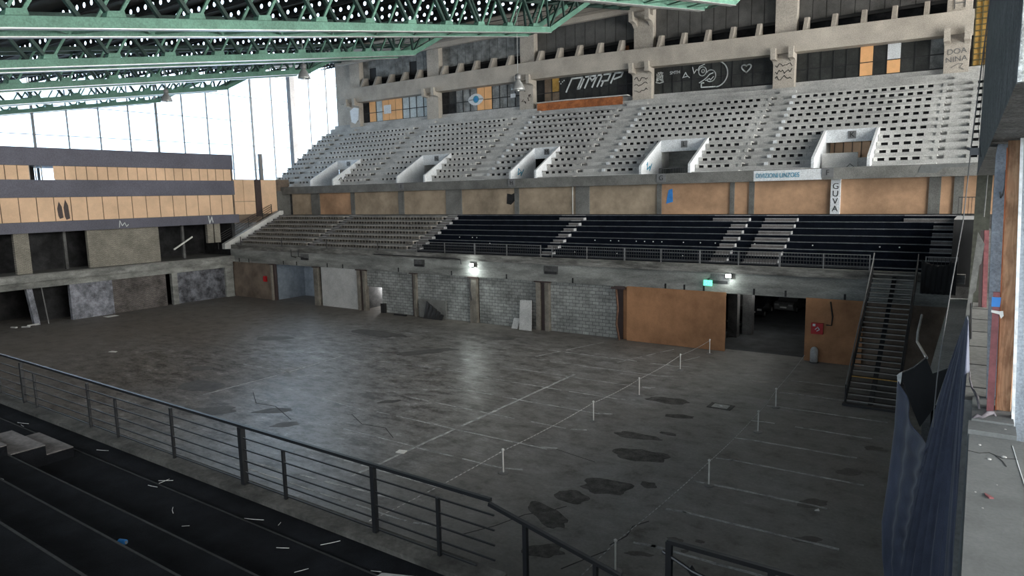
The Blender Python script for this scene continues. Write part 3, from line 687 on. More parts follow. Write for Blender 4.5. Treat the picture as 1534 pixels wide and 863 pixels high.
MB().box(-75.9, 16.2, 69.4, 69.7, -.4, 31.5).build('wall_back_stand', 'conc_dark', kind='structure')
MB().box(-76.2, -75.9, 55.6, 69.5, 8, 12.2).build('wall_stand_end', 'conc_dark', kind='structure')

# ---- left end: gallery block (plane x = -71)
lg = thing('wall_left', (-71, 30, 0), None, None, kind='structure')
X = -71
MB().box(X-5.5, X+.12, -8, 47.1, 14.5, 16.12).build('fascia_band', 'conc_band', lg)
MB().box(X-5.5, X+.12, -8, 47.1, 11.62, 13.2).build('fascia_band', 'conc_band', lg)
MB().box(X-5.5, X+.3, -8, 47.3, 8.42, 9.38).build('slab_edge', 'conc_band', lg)
mb = MB().box(X-.25, X-.15, -8, 26.2, 9.3, 14.6); mb.box(X-.25, X-.15, 28.85, 47, 9.3, 14.6); mb.box(X-.25, X-.15, 26, 30, 9.3, 11.8)
mb.build('stud_backing', 'ply_brown', lg)
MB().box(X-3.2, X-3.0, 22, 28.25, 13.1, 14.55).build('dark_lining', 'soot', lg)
for q in (26.8, 27.3, 27.8): MB().box(X-.3, X-.22, q-.04, q+.04, 13.2, 14.5).build('thin_stud', 'grey_metal', lg)
n = 0
for row, (z0, z1, w) in enumerate(((13.22, 14.48, .96), (9.4, 11.6, 1.42))):
    y = 46.95-w; k = 0
    while y > 3:
        gap = row == 0 and 26.4 < y+w/2 < 29.1
        if not gap:
            wd = w-.07
            k += 1
            j = random.uniform(-.01, .01)
            MB().box(X-.12, X-.06+j, y, y+wd, z0, z1).build('plywood_sheet', 'ply_left', label='tan plywood sheet, %s gallery row, %s from the right end' % (('upper', 'lower')[row], ORD[k-1]), cat='plywood sheet', group='tan plywood sheets of the %s gallery row' % ('upper', 'lower')[row])
        y -= w
for (yy_, zz_, hh) in ((28.9, 9.6, 1.6), (29.45, 9.5, 1.9)):
    MB().prism([(yy_-.1, zz_), (yy_+.22, zz_+.1), (yy_+.16, zz_+hh*.7), (yy_-.05, zz_+hh), (yy_-.24, zz_+hh*.6), (yy_-.2, zz_+.3)], 'X', X-.05, X-.035).build('brown_stain', 'brown_steel', lg)
MB().stroke([(33.9, 8.55), (34.0, 9.2), (34.2, 8.7), (34.45, 9.0), (34.6, 8.6), (34.8, 8.8)], .06, 'X', X+.32).build('white_drips', 'chalk', lg)
MB().stroke([(43.5, 9.3), (43.6, 8.5), (43.9, 9.2), (44.0, 8.6)], .1, 'X', X+.32).build('white_drips', 'chalk', lg)
# level behind the openings
MB().box(X-6, X+.75, -8, 46.0, 4.45, 4.75).build('ledge_slab', 'conc_parapet', lg)
MB().box(X+.1, X+.8, -8, 46.0, 4.05, 4.62).build('ledge_edge', 'conc_facade', lg)
MB().box(X-.1, X+.4, -8, 46.0, 3.42, 4.1).build('ledge_beam', 'conc_facade', lg)
MB().box(X-.7, X-.3, 31.1, 38.1, 4.75, 8.45).build('brick_infill', 'brick_left', lg, label='pale brick infill')
MB().box(X-.5, X-.1, 24.9, 26.1, 4.75, 8.45).build('brick_pier', 'brick_left', lg)
for q in (43.5, 44.35): MB().box(X-.5, X-.1, q, q+.7, 6.3, 8.45).build('brick_pier', 'brick_left', lg)
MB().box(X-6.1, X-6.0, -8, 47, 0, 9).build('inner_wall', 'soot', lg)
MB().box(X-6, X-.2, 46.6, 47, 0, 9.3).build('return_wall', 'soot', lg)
MB().box(X-5.4, X-.0, 46.9, 47.08, 9.3, 14.6).build('return_wall', 'ply_brown', lg)
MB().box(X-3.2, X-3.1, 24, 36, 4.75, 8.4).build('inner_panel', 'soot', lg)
for q in (29.4, 41.2): MB().box(X-1.6, X-1.3, q, q+.25, 4.75, 8.4).build('inner_post', 'conc_dark', lg)
# ground level
MB().box(X-.3, X+.15, 28.9, 32.75, 0, 3.5).build('damaged_panel', 'plaster_worn', lg, label='pale damaged plaster panel')
MB().box(X-.4, X-.1, 32.8, 38.3, 0, 3.5).build('brick_infill', 'brick_burnt', lg, label='burnt brick infill')
MB().box(X-.4, X-.1, 39.5, 45.3, 0, 3.5).build('burnt_infill', 'plaster_burnt', lg, label='soot stained infill')
MB().box(X-.3, X+.15, 38.85, 39.45, 0, 3.5).build('ground_pillar', 'conc_facade', lg)
MB().box(X-.5, X+.2, 45.1, 46.1, 0, 3.5).build('ground_pillar', 'conc_facade', lg)
MB().bar((X, 25.9, 0), (X-.05, 25.55, 3.45), .45, .5, (1, 0, 0)).build('ground_pillar', 'plaster_worn', lg)
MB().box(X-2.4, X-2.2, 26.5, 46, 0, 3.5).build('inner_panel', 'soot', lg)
MB().tube([(X+.35, 26.75, 0), (X+.3, 26.5, 3.42)], .05, 8).build('prop_pole', 'grey_metal', label='thin metal prop pole standing in the opening beside the damaged plaster panel', cat='pole')
for i, (x, y, a) in enumerate(((-70.6, 24.6, .3), (-70.9, 25.1, 1.2), (-71.3, 24.0, .1))):
    MB().bar((x, y, .09), (x+.9*math.cos(a), y+.9*math.sin(a), .14), .16, .1).build('rubble_plank', 'conc_bench', label=['pale rubble plank lying flat in the dark opening at far left', 'rubble plank against the leaning pillar foot at far left', 'rubble plank deepest in the dark opening'][i], cat='plank')
MB().bar((X+.05, 39.4, 5.9), (X-.5, 41.9, 7.1), .12, .14).build('fluorescent_tube', 'white_plastic', label='white lamp fitting hanging askew in the dark opening beside the pale brick', cat='lamp')
# corner wall between gallery and upper stand
cw = thing('wall_corner', (-72, 50.8, 8.4), None, None, kind='structure')
MB().box(-72.3, -72.1, 47.0, 55.6, 8.3, 13.4).build('wall_backing', 'ply_brown', cw)
MB().box(-72.1, -71.95, 50.6, 51.4, 9, 13.4).build('pilaster', 'brown_steel', kind='structure')
for i, (a, b, c, d_) in enumerate(((47.1, 49.0, 9.3, 10.8), (49.05, 50.55, 9.3, 10.8), (47.1, 49.0, 10.85, 13.35), (49.05, 50.55, 10.85, 13.35), (51.45, 53.6, 9.3, 13.35))):
    MB().box(-72.1, -72.02, a, b, c, d_).build('plywood_sheet', 'ply_left', label=['low plywood sheet next to the gallery end', 'low plywood sheet left of the brown pilaster', 'tall plywood sheet next to the gallery end', 'tall plywood sheet left of the brown pilaster', 'plywood sheet right of the brown pilaster'][i]+' in the corner wall', cat='plywood sheet', group='plywood sheets of the corner wall')
MB().box(-72.1, -71.9, 53.6, 55.5, 9.0, 12.0).build('pilaster', 'conc_parapet', kind='structure')

# ---- passage behind the far opening and recess at the left
pw = thing('wall_passage', (-15, 60, 0), None, None, kind='structure')
MB().box(-36, -1.4, 46.7, 69.2, 4.3, 4.6).build('passage_slab', 'conc_dark', pw)
MB().box(-8.2, -7.9, 46.6, 69.2, 0, 4.3).build('side_wall', 'olive', pw)
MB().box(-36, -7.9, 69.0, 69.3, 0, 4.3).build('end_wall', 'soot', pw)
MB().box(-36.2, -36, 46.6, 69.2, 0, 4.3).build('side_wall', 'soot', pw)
MB().box(-16.6, -11.9, 66.5, 66.8, 1.5, 4.3).build('pale_partition', 'plaster_grey', pw)
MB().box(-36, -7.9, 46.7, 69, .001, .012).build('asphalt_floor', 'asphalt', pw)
for i, (x, y) in enumerate(((-14.9, 51.0), (-14.2, 52.4), (-16.2, 57.6))):
    MB().box(x-.35, x+.35, y-.35, y+.35, 0, 4.3).build('dark_pillar', 'conc_dark', label='dark square pillar inside the car passage, '+['nearest the orange panel', 'second from the orange panel', 'deepest inside'][i], cat='pillar')
rc = thing('wall_recess', (-60, 50, 0), None, None, kind='structure')
MB().box(-63.5, -56.8, 50.2, 50.4, 0, 4.3).build('recess_back_wall', 'plaster_grey', rc)
MB().box(-63.7, -63.4, 46.6, 50.3, 0, 4.3).build('recess_side_wall', 'plaster_grey', rc)
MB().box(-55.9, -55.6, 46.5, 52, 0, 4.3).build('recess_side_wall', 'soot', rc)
MB().box(-64, -42, 46.7, 53.5, 4.2, 4.4).build('recess_ceiling', 'conc_dark', rc)
MB().box(-50, -43, 50.5, 50.7, 0, 4.3).build('inner_wall', 'plaster_white', rc)
MB().box(-43.1, -42.9, 46.6, 50.7, 0, 4.3).build('inner_wall', 'conc_dark', rc)
MB().box(-50.1, -49.9, 46.6, 50.7, 0, 4.3).build('inner_wall', 'conc_dark', rc)

# ---- near stand (carpeted, below and left of the viewpoint)
ns = thing('near_terrace', (-25, 3, 5.4), None, None, kind='structure')
prof = [(7.2, 5.2), (7.2, 5.68), (6.2, 5.68), (6.2, 5.75), (4.86, 5.75)]
y, z = 4.86, 5.75
for k in range(7):
    z += .42; prof.append((y, z)); y -= .93; prof.append((y, z))
prof += [(-7.9, z), (-7.9, 5.2)]
MB().prism(prof, 'X', -70, -5.2).build('carpeted_terrace', 'carpet', ns)
y, z = 4.86, 5.75
for k in range(5):
    z += .42
    MB().box(-60, -5.2, y-.02, y+.012, z-.012, z+.006).build('seam_strip', 'seam', ns); y -= .93
MB().box(-60, -5.2, 6.18, 6.212, 5.74, 5.756).build('seam_strip', 'seam', ns)
MB().box(-70, -5.15, 6.8, 7.22, 5.25, 5.76).build('kerb', 'kerb', ns, label='chipped concrete kerb under the railing')
MB().box(-70, -5.2, 7.0, 7.15, 0, 5.3).build('front_wall', 'conc_dark', ns)
MB().box(-5.3, .2, 4.6, 4.9, 0, 5.2).build('front_wall', 'conc_dark', ns)

# ================================================================== OBJECTS
# ---- near stand: aisle blocks, railing, litter
def wedge(x0, x1, y0, y1, z0, z1, lab):
    t = thing('aisle_step', ((x0+x1)/2, (y0+y1)/2, z0), lab, 'step', 'aisle steps of the near stand')
    MB().box(x0, x1, y0, y1, z0, z1-.02).build('step_block', 'carpet', t)
    MB().box(x0, x1, y0, y1, z1-.02, z1).build('step_top', 'step_plate', t)
wedge(-17.0, -15.35, 5.5, 6.0, 5.75, 5.97, 'low carpeted aisle step with a grey top, nearest the railing')
wedge(-17.0, -15.35, 4.87, 5.5, 5.75, 6.17, 'middle aisle step with a grey top, one above the lowest')
wedge(-17.0, -15.35, 4.45, 4.85, 6.17, 6.38, 'uppermost aisle step with a grey top at the left of the near stand')
RY = 7.07
nr = thing('railing', (-25, RY, 5.76), 'black metal railing with five thin rails along the near stand', 'railing')
posts = [(-60.0, 1), (-53, 0), (-46, 1), (-39, 0), (-33, 1), (-27.5, 0), (-23.5, 1), (-22.3, 0), (-20.7, 1), (-19.95, 0), (-17.0, 0), (-15.72, 0), (-13.4, 0), (-11.0, 2), (-9.8, 0), (-7.58, 1), (-6.26, 0)]
for x, k in posts:
    w = (.05, .075, .10)[k]; top = 6.86 if k else 6.66
    if x in (-17.0, -13.4): top = 6.83
    MB().box(x-w/2, x+w/2, RY-w/2, RY+w/2, 5.74, top).build('post', 'black_metal', nr)
def zr(x): return 6.90+.0035*(-x-6)
MB().bar((-62, RY, zr(-62)), (-5.3, RY, 6.86), .055, .05).build('top_rail', 'rail_top', nr)
for i, z in enumerate((6.66, 6.44, 6.22, 6.0)):
    MB().bar((-62, RY, z+.1), (-5.25+.05*i*0, RY, z-.01-.02*i*0), .02, .022).build('thin_rail', 'black_metal', nr)
MB().bar((-62, RY+.02, 5.86), (-5.6, RY+.02, 5.8), .02, .022).build('thin_rail', 'black_metal', nr)
br = thing('bent_handrail', (-4.3, RY, 6.0), 'loose black handrail sloping down from the broken end of the railing', 'handrail')
MB().bar((-5.33, RY, 6.80), (-3.35, RY, 6.36), .055, .05).build('rail', 'black_metal', br)
MB().box(-4.77, -4.71, RY-.03, RY+.03, 5.2, 6.66).build('post', 'black_metal', br); MB().box(-3.72, -3.67, RY-.03, RY+.03, 5.2, 6.43).build('post', 'black_metal', br)
gr = thing('gate_railing', (-2.0, RY, 5.2), 'black metal railing section with a loose brace at the bottom right', 'railing')
MB().bar((-2.76, RY, 6.99), (.3, RY, 7.0), .055, .05).build('top_rail', 'black_metal', gr)
for x in (-2.74, -1.60, -.5): MB().box(x-.035, x+.035, RY-.03, RY+.03, 5.2, 6.99).build('post', 'black_metal', gr)
MB().tube([(-2.82, RY, 6.85), (-2.45, RY-.02, 6.72), (-1.9, RY-.02, 6.62), (-1.0, RY, 6.55)], .022, 8).build('brace', 'black_metal', gr)
MB().bar((-2.5, RY, 6.75), (-2.3, RY, 6.5), .07, .05).build('bracket', 'black_metal', gr)
MB().box(-5.2, .1, 5.0, 7.2, 5.0, 5.15).build('landing_slab', 'conc_dark', kind='structure')
# concrete sill right below the viewpoint
pA, pB = at(572, 858, 'Z', 9.9), at(1003, 865, 'Z', 9.9)
MB().hexa([(pA.x, pA.y-.5, 9.4), (pB.x+.5, pA.y-.5, 9.4), (pB.x+.5, pB.y+.07, 9.4), (pA.x, pA.y, 9.4), (pA.x, pA.y-.5, 9.9), (pB.x+.5, pA.y-.5, 9.9), (pB.x+.5, pB.y+.07, 9.9), (pA.x, pA.y, 9.9)]).build('concrete_sill', 'conc_ledge', label='pale concrete sill edge at the very bottom of the view', cat='sill')
lit = [(-19.2, 6.35, .36, .2), (-18.95, 6.33, .22, -.2), (-15.5, 6.5, .3, .3), (-12.7, 6.35, .28, .5), (-12.4, 6.2, .22, 1.6), (-12.5, 6.05, .24, .1), (-11.2, 5.8, .26, -.6), (-9.9, 6.3, .36, .3), (-8.1, 6.4, .3, .9), (-8.5, 5.9, .2, .4), (-14.1, 4.3, .12, 0), (-10.4, 5.5, .12, .6), (-9.2, 6.45, .1, 2), (-6.9, 6.3, .16, .3), (-7.7, 5.6, .2, 1.0)]
for i, (x, y, L, a) in enumerate(lit):
    z = 5.70 if y > 6.2 else (5.77 if y > 4.9 else 6.19)
    MB().tube([(x, y, z), (x+L*.5*math.cos(a), y+L*.5*math.sin(a), z+.004), (x+L*math.cos(a+.1), y+L*math.sin(a+.1), z)], .0055, 6).build('litter_stick', 'conc_bench', label='small pale stick lying on the black carpet, '+ORD[i]+' counted from the leftmost', cat='litter', group='pale sticks littering the near walkway')
cn = at(184, 813, 'Z', 6.2)
c_ = thing('drink_can', (cn.x, cn.y, 6.18), 'crushed blue drink can lying on a carpeted step', 'can')
MB().tube([(cn.x-.07, cn.y-.02, 6.215), (cn.x-.06, cn.y-.02, 6.215), (cn.x+.05, cn.y+.02, 6.215), (cn.x+.06, cn.y+.02, 6.215)], [.022, .034, .034, .024], 12).build('can_body', 'blue_tape', c_)
MB().tube([(cn.x+.058, cn.y+.019, 6.215), (cn.x+.066, cn.y+.022, 6.215)], .024, 12).build('can_lid', 'alu', c_)

# ---- upper stand: concrete benches on small blocks
SEC = [('far-left stub block', -75.8, -72.4), ('block with the O entrance', -70.6, -58.7), ('block with the N entrance', -56.3, -43.9), ('block with the M entrance', -41.0, -30.9), ('block with the L entrance', -28.2, -15.95), ('block with the K entrance', -14.1, -2.7), ('block beside the right end wall', -1.05, 4.9)]
protos = {}
def make_bench(W, pitch, mslab, mblk, endw, hb=.21, th=.08, dp=.94, bw=.27):
    nb = max(2, int(W/pitch)); t = thing('concrete_bench', (0, 0, -50), 'x', 'bench')
    W = W
    MB().box(0, W, 0, dp, -50+hb, -50+hb+th).build('seat_slab', mslab, t)
    MB().box(0.02, W-.02, .30, .34, -50, -50+hb).build('dark_backing', 'soot', t)  # dark strip added in the gap, shade under the seat put into its colour
    b0 = MB().box(0, bw, .08, .24, -50, -50+hb).build('support_block', mblk, t, origin=(0, 0, -50))
    st = (W-bw-.05)/nb
    for j in range(1, nb+1):
        c = b0.copy(); C.objects.link(c); c.parent = t; c.location = (j*st, 0, 0)
    if endw: MB().box(-.12, .16, -.03, .06, -50+.01, -50+.25).build('end_block', 'white_paint', t)
    MB().box(W-.9, W-.05, .2, .28, -50, -50+hb).build('end_wedge', mblk, t)
    return t
used = set()
for si, (nm, a, b) in enumerate(SEC):
    for k in range(12):
        parts = [(a, b, '')]
        v = [q for q in VOM if a < q[1] < b]
        if k < 5 and v: parts = [(a, v[0][1]-.25, ', left half'), (v[0][2]+.25, b, ', right half')]
        for (u, w, suf) in parts:
            key = (si, round(w-u, 2), round(u-a, 2))
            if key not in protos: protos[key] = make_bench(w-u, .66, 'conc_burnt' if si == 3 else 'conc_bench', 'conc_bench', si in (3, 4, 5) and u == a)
            p = protos[key]; z0 = ZU+RI*k
            ang = math.atan2(lift(u, z0)-lift(w, z0), w-u)
            lab = ORD[k]+' bench row up in the '+nm+suf
            if key in used: o = copy_tree(p, label=lab)
            else: o = p; used.add(key)
            o['label'] = lab; o['group'] = 'concrete benches of the upper stand'
            o.location = (u, YU+RU*k-.13, z0+lift(u, z0)); o.rotation_euler = (0, ang, 0)
# plain top steps with block ends, step plates in the aisles
aisles = [(-72.4, -70.6), (-58.7, -56.3), (-43.9, -41.0), (-30.9, -28.2), (-15.95, -14.1), (-2.7, -1.05)]
an = ['far-left aisle', 'aisle between the O and N blocks', 'aisle between the N and M blocks', 'aisle between the M and L blocks', 'aisle between the L and K blocks', 'aisle beside the right end']
for i, (a, b) in enumerate(aisles):
    t = thing('aisle_stair', ((a+b)/2, 58, 12.2), 'pale half steps in the '+an[i]+', upper stand', 'stairs', 'aisle stairs of the upper stand')
    for k in range(13):
        mb = MB(); z0 = ZU+RI*k; y0 = YU+RU*k
        lbox(mb, a+.35, b-.12, y0+RU-.42, y0+RU-.01, z0, z0+RI*.5)
        mb.build('half_step', 'conc_bench', t)

# ---- entrances through the upper stand
def entrance(ch, a, b, i):
    t = thing('stand_entrance', ((a+b)/2, 57, 11.9), 'white painted stair entrance marked '+ch+' in the upper stand', 'entrance', 'white entrances in the upper stand')
    L = lift(a, 14)
    prof = [(54.75, 11.9), (54.75, 13.2+L*0), (55.2, 13.45), (59.1, 15.45+L), (59.28, 15.45+L), (59.28, 11.9)]
    MB().prism(prof, 'X', a-.2, a).build('side_wall', 'white_paint', t)
    MB().prism(prof, 'X', b, b+.2).build('side_wall', 'white_paint', t)
    MB().box(a, b, 59.1, 59.27, 14.5, 15.45+L).build('lintel', 'white_paint', t)
    MB().box(a-.25, b+.25, 59.05, 59.28, 15.45+L, 15.52+L).build('capping', 'conc_bench', t)
    tn_ = thing('wall_tunnel', ((a+b)/2, 60, 11.7), None, None, kind='structure')
    MB().box(a, b, 54.65, 61, 11.75, 11.925).build('landing', 'conc_stand', tn_)
    mc = (a+b)/2+.1
    s_ = MB().box(mc-.28, mc+.28, 59.04, 59.1, 14.72+L, 15.3+L).build('sign_plate', 'grey_metal', t)
    text('sign_letter', ch, .55, 'black_paint', s_, (mc, 59.03, 15.0+L), (R90, 0, 0))
    MB().box(a-.1, b+.1, 61.0, 61.1, 11.9, 15).build('inner_wall', {'K': 'ply_left', 'L': 'conc_facade', 'M': 'soot', 'N': 'pane_grey', 'O': 'ply_stand'}[ch], tn_)
    MB().box(a-.2, a, 59.5, 61.1, 11.9, 15).build('inner_side', 'plaster_white' if ch != 'M' else 'soot', tn_); MB().box(b, b+.2, 59.5, 61.1, 11.9, 15).build('inner_side', 'plaster_white', tn_)
    return t, tn_
for i, (ch, a, b, _c) in enumerate(VOM):
    t, tn_ = entrance(ch, a, b, i)
    if ch == 'L':
        g = thing('barrier_gate', ((a+b)/2+.3, 58.4, 11.93), 'grey barred gate standing inside the L entrance', 'gate')
        mb = MB(); mb.box(a+.1, b-.3, 58.38, 58.42, 12.98, 13.04); mb.box(a+.1, b-.3, 58.38, 58.42, 12.0, 12.05)
        mb.build('frame', 'grey_metal', g)
        for j in range(24):
            x = a+.12+(b-a-.45)*j/23; MB().box(x-.02, x+.02, 58.38, 58.42, 12.0, 13.0).build('bar', 'dark_metal', g)
    if ch == 'K':
        p = thing('white_board', ((a+b)/2-.2, 57.0, 11.93), 'white board with a bell shape drawn on it, standing in the K entrance', 'board')
        MB().box(a+.15, b-.9, 57.0, 57.06, 11.93, 13.6).build('panel', 'plaster_white', p); MB().box(b-.95, b-.2, 57.1, 57.16, 11.93, 13.2).build('side_panel', 'plaster_white', p)
        MB().stroke([(a+1.7, 12.0), (a+1.85, 12.5), (a+2.1, 12.75), (a+2.4, 12.5), (a+2.6, 12.1), (a+2.0, 12.05)], .04, 'Y', 56.99).build('drawn_bell', 'black_paint', p)
        MB().stroke([(a+.3, 12.05), (a+.5, 12.2), (a+.7, 12.02), (a+1.0, 12.2), (a+1.2, 12.05)], .04, 'Y', 56.99).build('drawn_scribble', 'black_paint', p)
        for j in range(5): MB().box(a+.3+.65*j, a+.36+.65*j, 60.9, 61.0, 12, 15).build('panel_batten', 'ply_brown', tn_)
    if ch in 'LM': MB().stroke([(55.9 if ch == 'L' else 56.4, 13.3), (56.1, 13.5), (56.0, 12.9), (56.6, 13.2), (56.5, 12.8), (57.0, 13.4)], .1, 'X', a+.02).build('blue_scribble', 'blue_spray', t)
    if ch == 'O': MB().stroke([(55.6, 13.1), (56.0, 13.4), (56.2, 12.9), (56.6, 13.5), (57.0, 13.2)], .09, 'X', b+.225).build('dark_scribble', 'black_paint', t)

# ---- lower stand: benches on the left, aisle steps, railings
SL = [('left block', -69.2, -58.15), ('second block from the left', -56.7, -43.9)]
for si, (nm, a, b) in enumerate(SL):
    p = None
    for k in range(7):
        lab = ORD[k]+' grey brown bench row up in the '+nm+', lower stand'
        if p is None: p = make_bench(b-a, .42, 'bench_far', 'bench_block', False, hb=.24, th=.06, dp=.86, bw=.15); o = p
        else: o = copy_tree(p)
        o['label'] = lab; o['group'] = 'concrete benches of the lower stand'; o.name = 'concrete_bench' if o is p else o.name
        o.location = (a, Y0L+RUN*(k+1)-.42 if False else Y0L+RUN*k+.0, ZL+RISE*k)
for i, (x, w, wt) in enumerate(((-70.3, 1.0, 1.0), (-56.93, 1.15, 2.4), (-42.62, 1.2, 2.6), (-28.34, .95, 2.4), (-14.32, 1.05, 2.7), (-10.93, 2.2, 2.2), (-1.3, 1.15, 2.9))):
    t = thing('aisle_stair', (x-w/2, 49, 5.95), 'grey aisle steps in the lower stand, '+ORD[i]+' from the left', 'stairs', 'aisle stairs of the lower stand')
    x0 = x-w if i else x; x1 = x if i else x+w
    for k in range(8):
        y0 = Y0L+RUN*k; z0 = (ZL+RISE*(k-1)) if k else 5.95; z1 = ZL+RISE*k if k < 7 else 9.07
        xa = x1-wt if k == 7 and i > 2 else x0
        if k: MB().box(xa, x1, y0-.44, y0-.02, z0, z0+.21).build('half_step', 'step_plate', t)
        if k: MB().box(xa, x1, y0-.46, y0-.42, z0+.18, z0+.225).build('step_edge', 'step_edge', t)
        if k: MB().box(x1-.02, x1+.05, y0-.46, y0-.0, z0, z0+.225).build('step_edge', 'step_edge', t)
        MB().box(xa, x1, y0-.02, y0+.40, z1-.05, z1+.02).build('tread_plate', 'step_plate', t)
        MB().box(xa, x1, y0-.05, y0, z1-.015, z1+.03).build('step_edge', 'step_edge', t)
# stringer and slope rail at the left end of the lower stand
MB().prism([(45.2, 5.5), (45.2, 6.1), (52.9, 9.6), (53.4, 9.6), (53.4, 9.2), (46.3, 5.5)], 'X', -71.2, -70.65).build('pale_stringer', 'conc_bench', label='pale sloping stringer wall at the left end of the lower stand', cat='stringer')
t = thing('slope_railing', (-71.5, 48, 6.4), 'dark railing running up the left end of the lower stand', 'railing')
for k in range(4): MB().bar((-71.45, 44.9, 6.3+.25*k), (-71.45, 52.3, 9.65+.25*k), .05).build('rail', 'dark_metal', t)
for q in (44.9, 46.9, 49.0, 51.0, 52.3): MB().box(-71.48, -71.42, q-.03, q+.03, 5.5+.4527*(q-44.9), 7.06+.4527*(q-44.9)).build('post', 'dark_metal', t)
# front railing, six lengths with bars
FY = 46.14
segs = [(-42.3, -35.6), (-35.6, -28.9), (-27.9, -21.6), (-21.6, -15.9), (-15.9, -10.6), (-10.6, -5.35), (-2.5, -.9)]
for i, (a, b) in enumerate(segs):
    t = thing('front_railing', ((a+b)/2, FY, 5.96), 'barred railing length on the lower stand edge, '+ORD[i]+' from the left', 'railing', 'barred railing lengths of the lower stand')
    for z in (6.9, 6.42, 6.08): MB().box(a, b, FY-.025, FY+.025, z-.022, z+.022).build('rail', 'grey_metal' if z > 6.5 else 'dark_metal', t)
    for q in ((a+.03, (a+b)/2, b-.03) if b-a > 3 else (a+.03, b-.03)): MB().box(q-.03, q+.03, FY-.03, FY+.03, 5.96, 6.93).build('post', 'grey_metal', t)
    n = int((b-a)/.18)
    b0 = None
    for j in range(1, n):
        x = a+(b-a)*j/n
        if b0 is None: b0 = MB().box(x-.012, x+.012, FY-.012, FY+.012, 6.08, 6.9).build('bar', 'dark_metal', t)
        else:
            c = b0.copy(); C.objects.link(c); c.parent = t; c.location = b0.location+Vector(((b-a)*(j-1)/n, 0, 0))
for i, x in enumerate((-69.0, -61.7, -54.5, -47.25)):
    MB().box(x-.03, x+.03, FY-.03, FY+.03, 5.96, 6.9).build('rail_post', 'dark_metal', label='lone thin post on the front edge of the lower stand, '+ORD[i]+' from the left', cat='post', group='lone posts on the front edge of the lower stand')
MB().tube([(-47.5, 45.85, 5.62), (-37.6, 45.85, 5.55), (-37.0, 45.85, 5.5), (-36.9, 45.85, 5.1)], .05, 8).build('dark_conduit', 'dark_metal', label='thin dark conduit running along the concrete edge left of the floodlight', cat='conduit')
for i, x in enumerate((-59.9, -58.7)):
    MB().tube([(x, 45.9, 5.7), (x, 45.9, 5.0), (x+.7, 45.9, 4.9)], .05, 8).build('hooked_pipe', 'dark_metal', label=['left', 'right'][i]+' of the two short hooked pipes on the concrete above the white panel', cat='pipe')

# ---- pillars of the far wall with pipes beside them
pil = [(-63.75, -63.2, 'left of the recess', 'pb'), (-56.6, -55.9, 'between the recess and the white panel', 'p'), (-50.15, -49.0, 'between the white panel and the small doorway', 'pbp'), (-43.0, -42.4, 'left of the stacked dark boards', 'bp'),
       (-36.15, -35.4, 'under the bright floodlight', 'p'), (-29.35, -28.1, 'behind the leaning white boards', 'pbp'), (-22.2, -21.7, 'at the left edge of the orange panel', 'b')]
for a, b, nm, kind in pil:
    t = thing('wall_pillar', ((a+b)/2, 46, 0), 'slim concrete pillar '+nm+' in the far wall', 'pillar', 'pillars of the far wall')
    w = (b-a)/len(kind)
    for j, q in enumerate(kind):
        MB().box(a+w*j+.02, a+w*(j+1)-.02, 45.93 if q == 'p' else 46.12, 46.4, 0, 4.02).build('shaft' if q == 'p' else 'dark_slot', 'pillar' if q == 'p' else 'brown_steel', t)
    MB().box(a-.15, b+.15, 45.9, 46.1, 3.94, 4.05).build('pillar_cap', 'brown_steel', t)
t = thing('downpipe', (-22.0, 45.9, 0), 'crooked rusty pipe left of the orange panel', 'pipe')
MB().tube([(-22.1, 45.75, 3.9), (-21.95, 45.75, 2.4), (-22.05, 45.7, 1.2), (-21.75, 45.6, 0.02)], .08, 8).build('pipe_run', 'rusty', t); MB().box(-22.5, -21.4, 45.65, 45.88, 3.85, 4.0).build('bracket', 'brown_steel', t)
def ppanel(a, b, lab):
    t = thing('plywood_hoarding', ((a+b)/2, 45.9, 0), lab, 'plywood panel')
    MB().box(a, b, 45.82, 45.9, .02, 4.1).build('sheet', 'ply_orange', t); MB().box(a, b, 45.9, 46.0, 3.9, 4.0).build('batten', 'ply_brown', t); MB().box(a, b, 45.9, 46.0, .1, .2).build('batten', 'ply_brown', t)
ppanel(-21.25, -13.95, 'large orange plywood panel left of the dark car passage')
ppanel(-8.85, -5.55, 'orange plywood panel with the red hose box, right of the car passage')
# red hose box and conduit
t = thing('hose_box', (-8.1, 45.75, 1.75), 'red fire hose box on the orange panel', 'fire hose box')
MB().box(-8.45, -7.75, 45.6, 45.82, 1.85, 2.55).build('cabinet', 'red', t); MB().box(-8.35, -8.2, 45.58, 45.6, 2.35, 2.5).build('sticker', 'white_paint', t)
MB().stroke([(-8.2, 2.15), (-8.05, 2.3), (-7.95, 2.15), (-8.1, 2.05)], .05, 'Y', 45.6).build('hose_symbol', 'white_paint', t)
MB().tube([(-7.6, 45.78, 2.45), (-7.3, 45.78, 2.45), (-7.25, 45.78, 3.0), (-7.4, 45.78, 3.95)], .045, 8).build('conduit', 'black_metal', label='black conduit climbing from the red hose box', cat='conduit')
t = thing('hose_box', (-64.8, 46.0, 2.0), 'small red hose box beside the recess at the far left of the far wall', 'fire hose box')
MB().box(-65.2, -64.7, 46.03, 46.2, 2.0, 2.6).build('cabinet', 'red', t)
# bollard
b_ = at(1219, 543, 'Z', 0)
t = thing('bollard', (b_.x, b_.y, 0), 'short round-topped concrete bollard in front of the orange panel', 'bollard')
MB().lathe([(.24, 0), (.24, .7), (.22, .85), (.15, .97), (.04, 1.02)], (b_.x, b_.y, 0), 16).build('post_body', 'conc_stand', t, smooth=True); MB().lathe([(.27, 0), (.27, .06)], (b_.x, b_.y, 0), 16).build('foot', 'conc_dark', t)
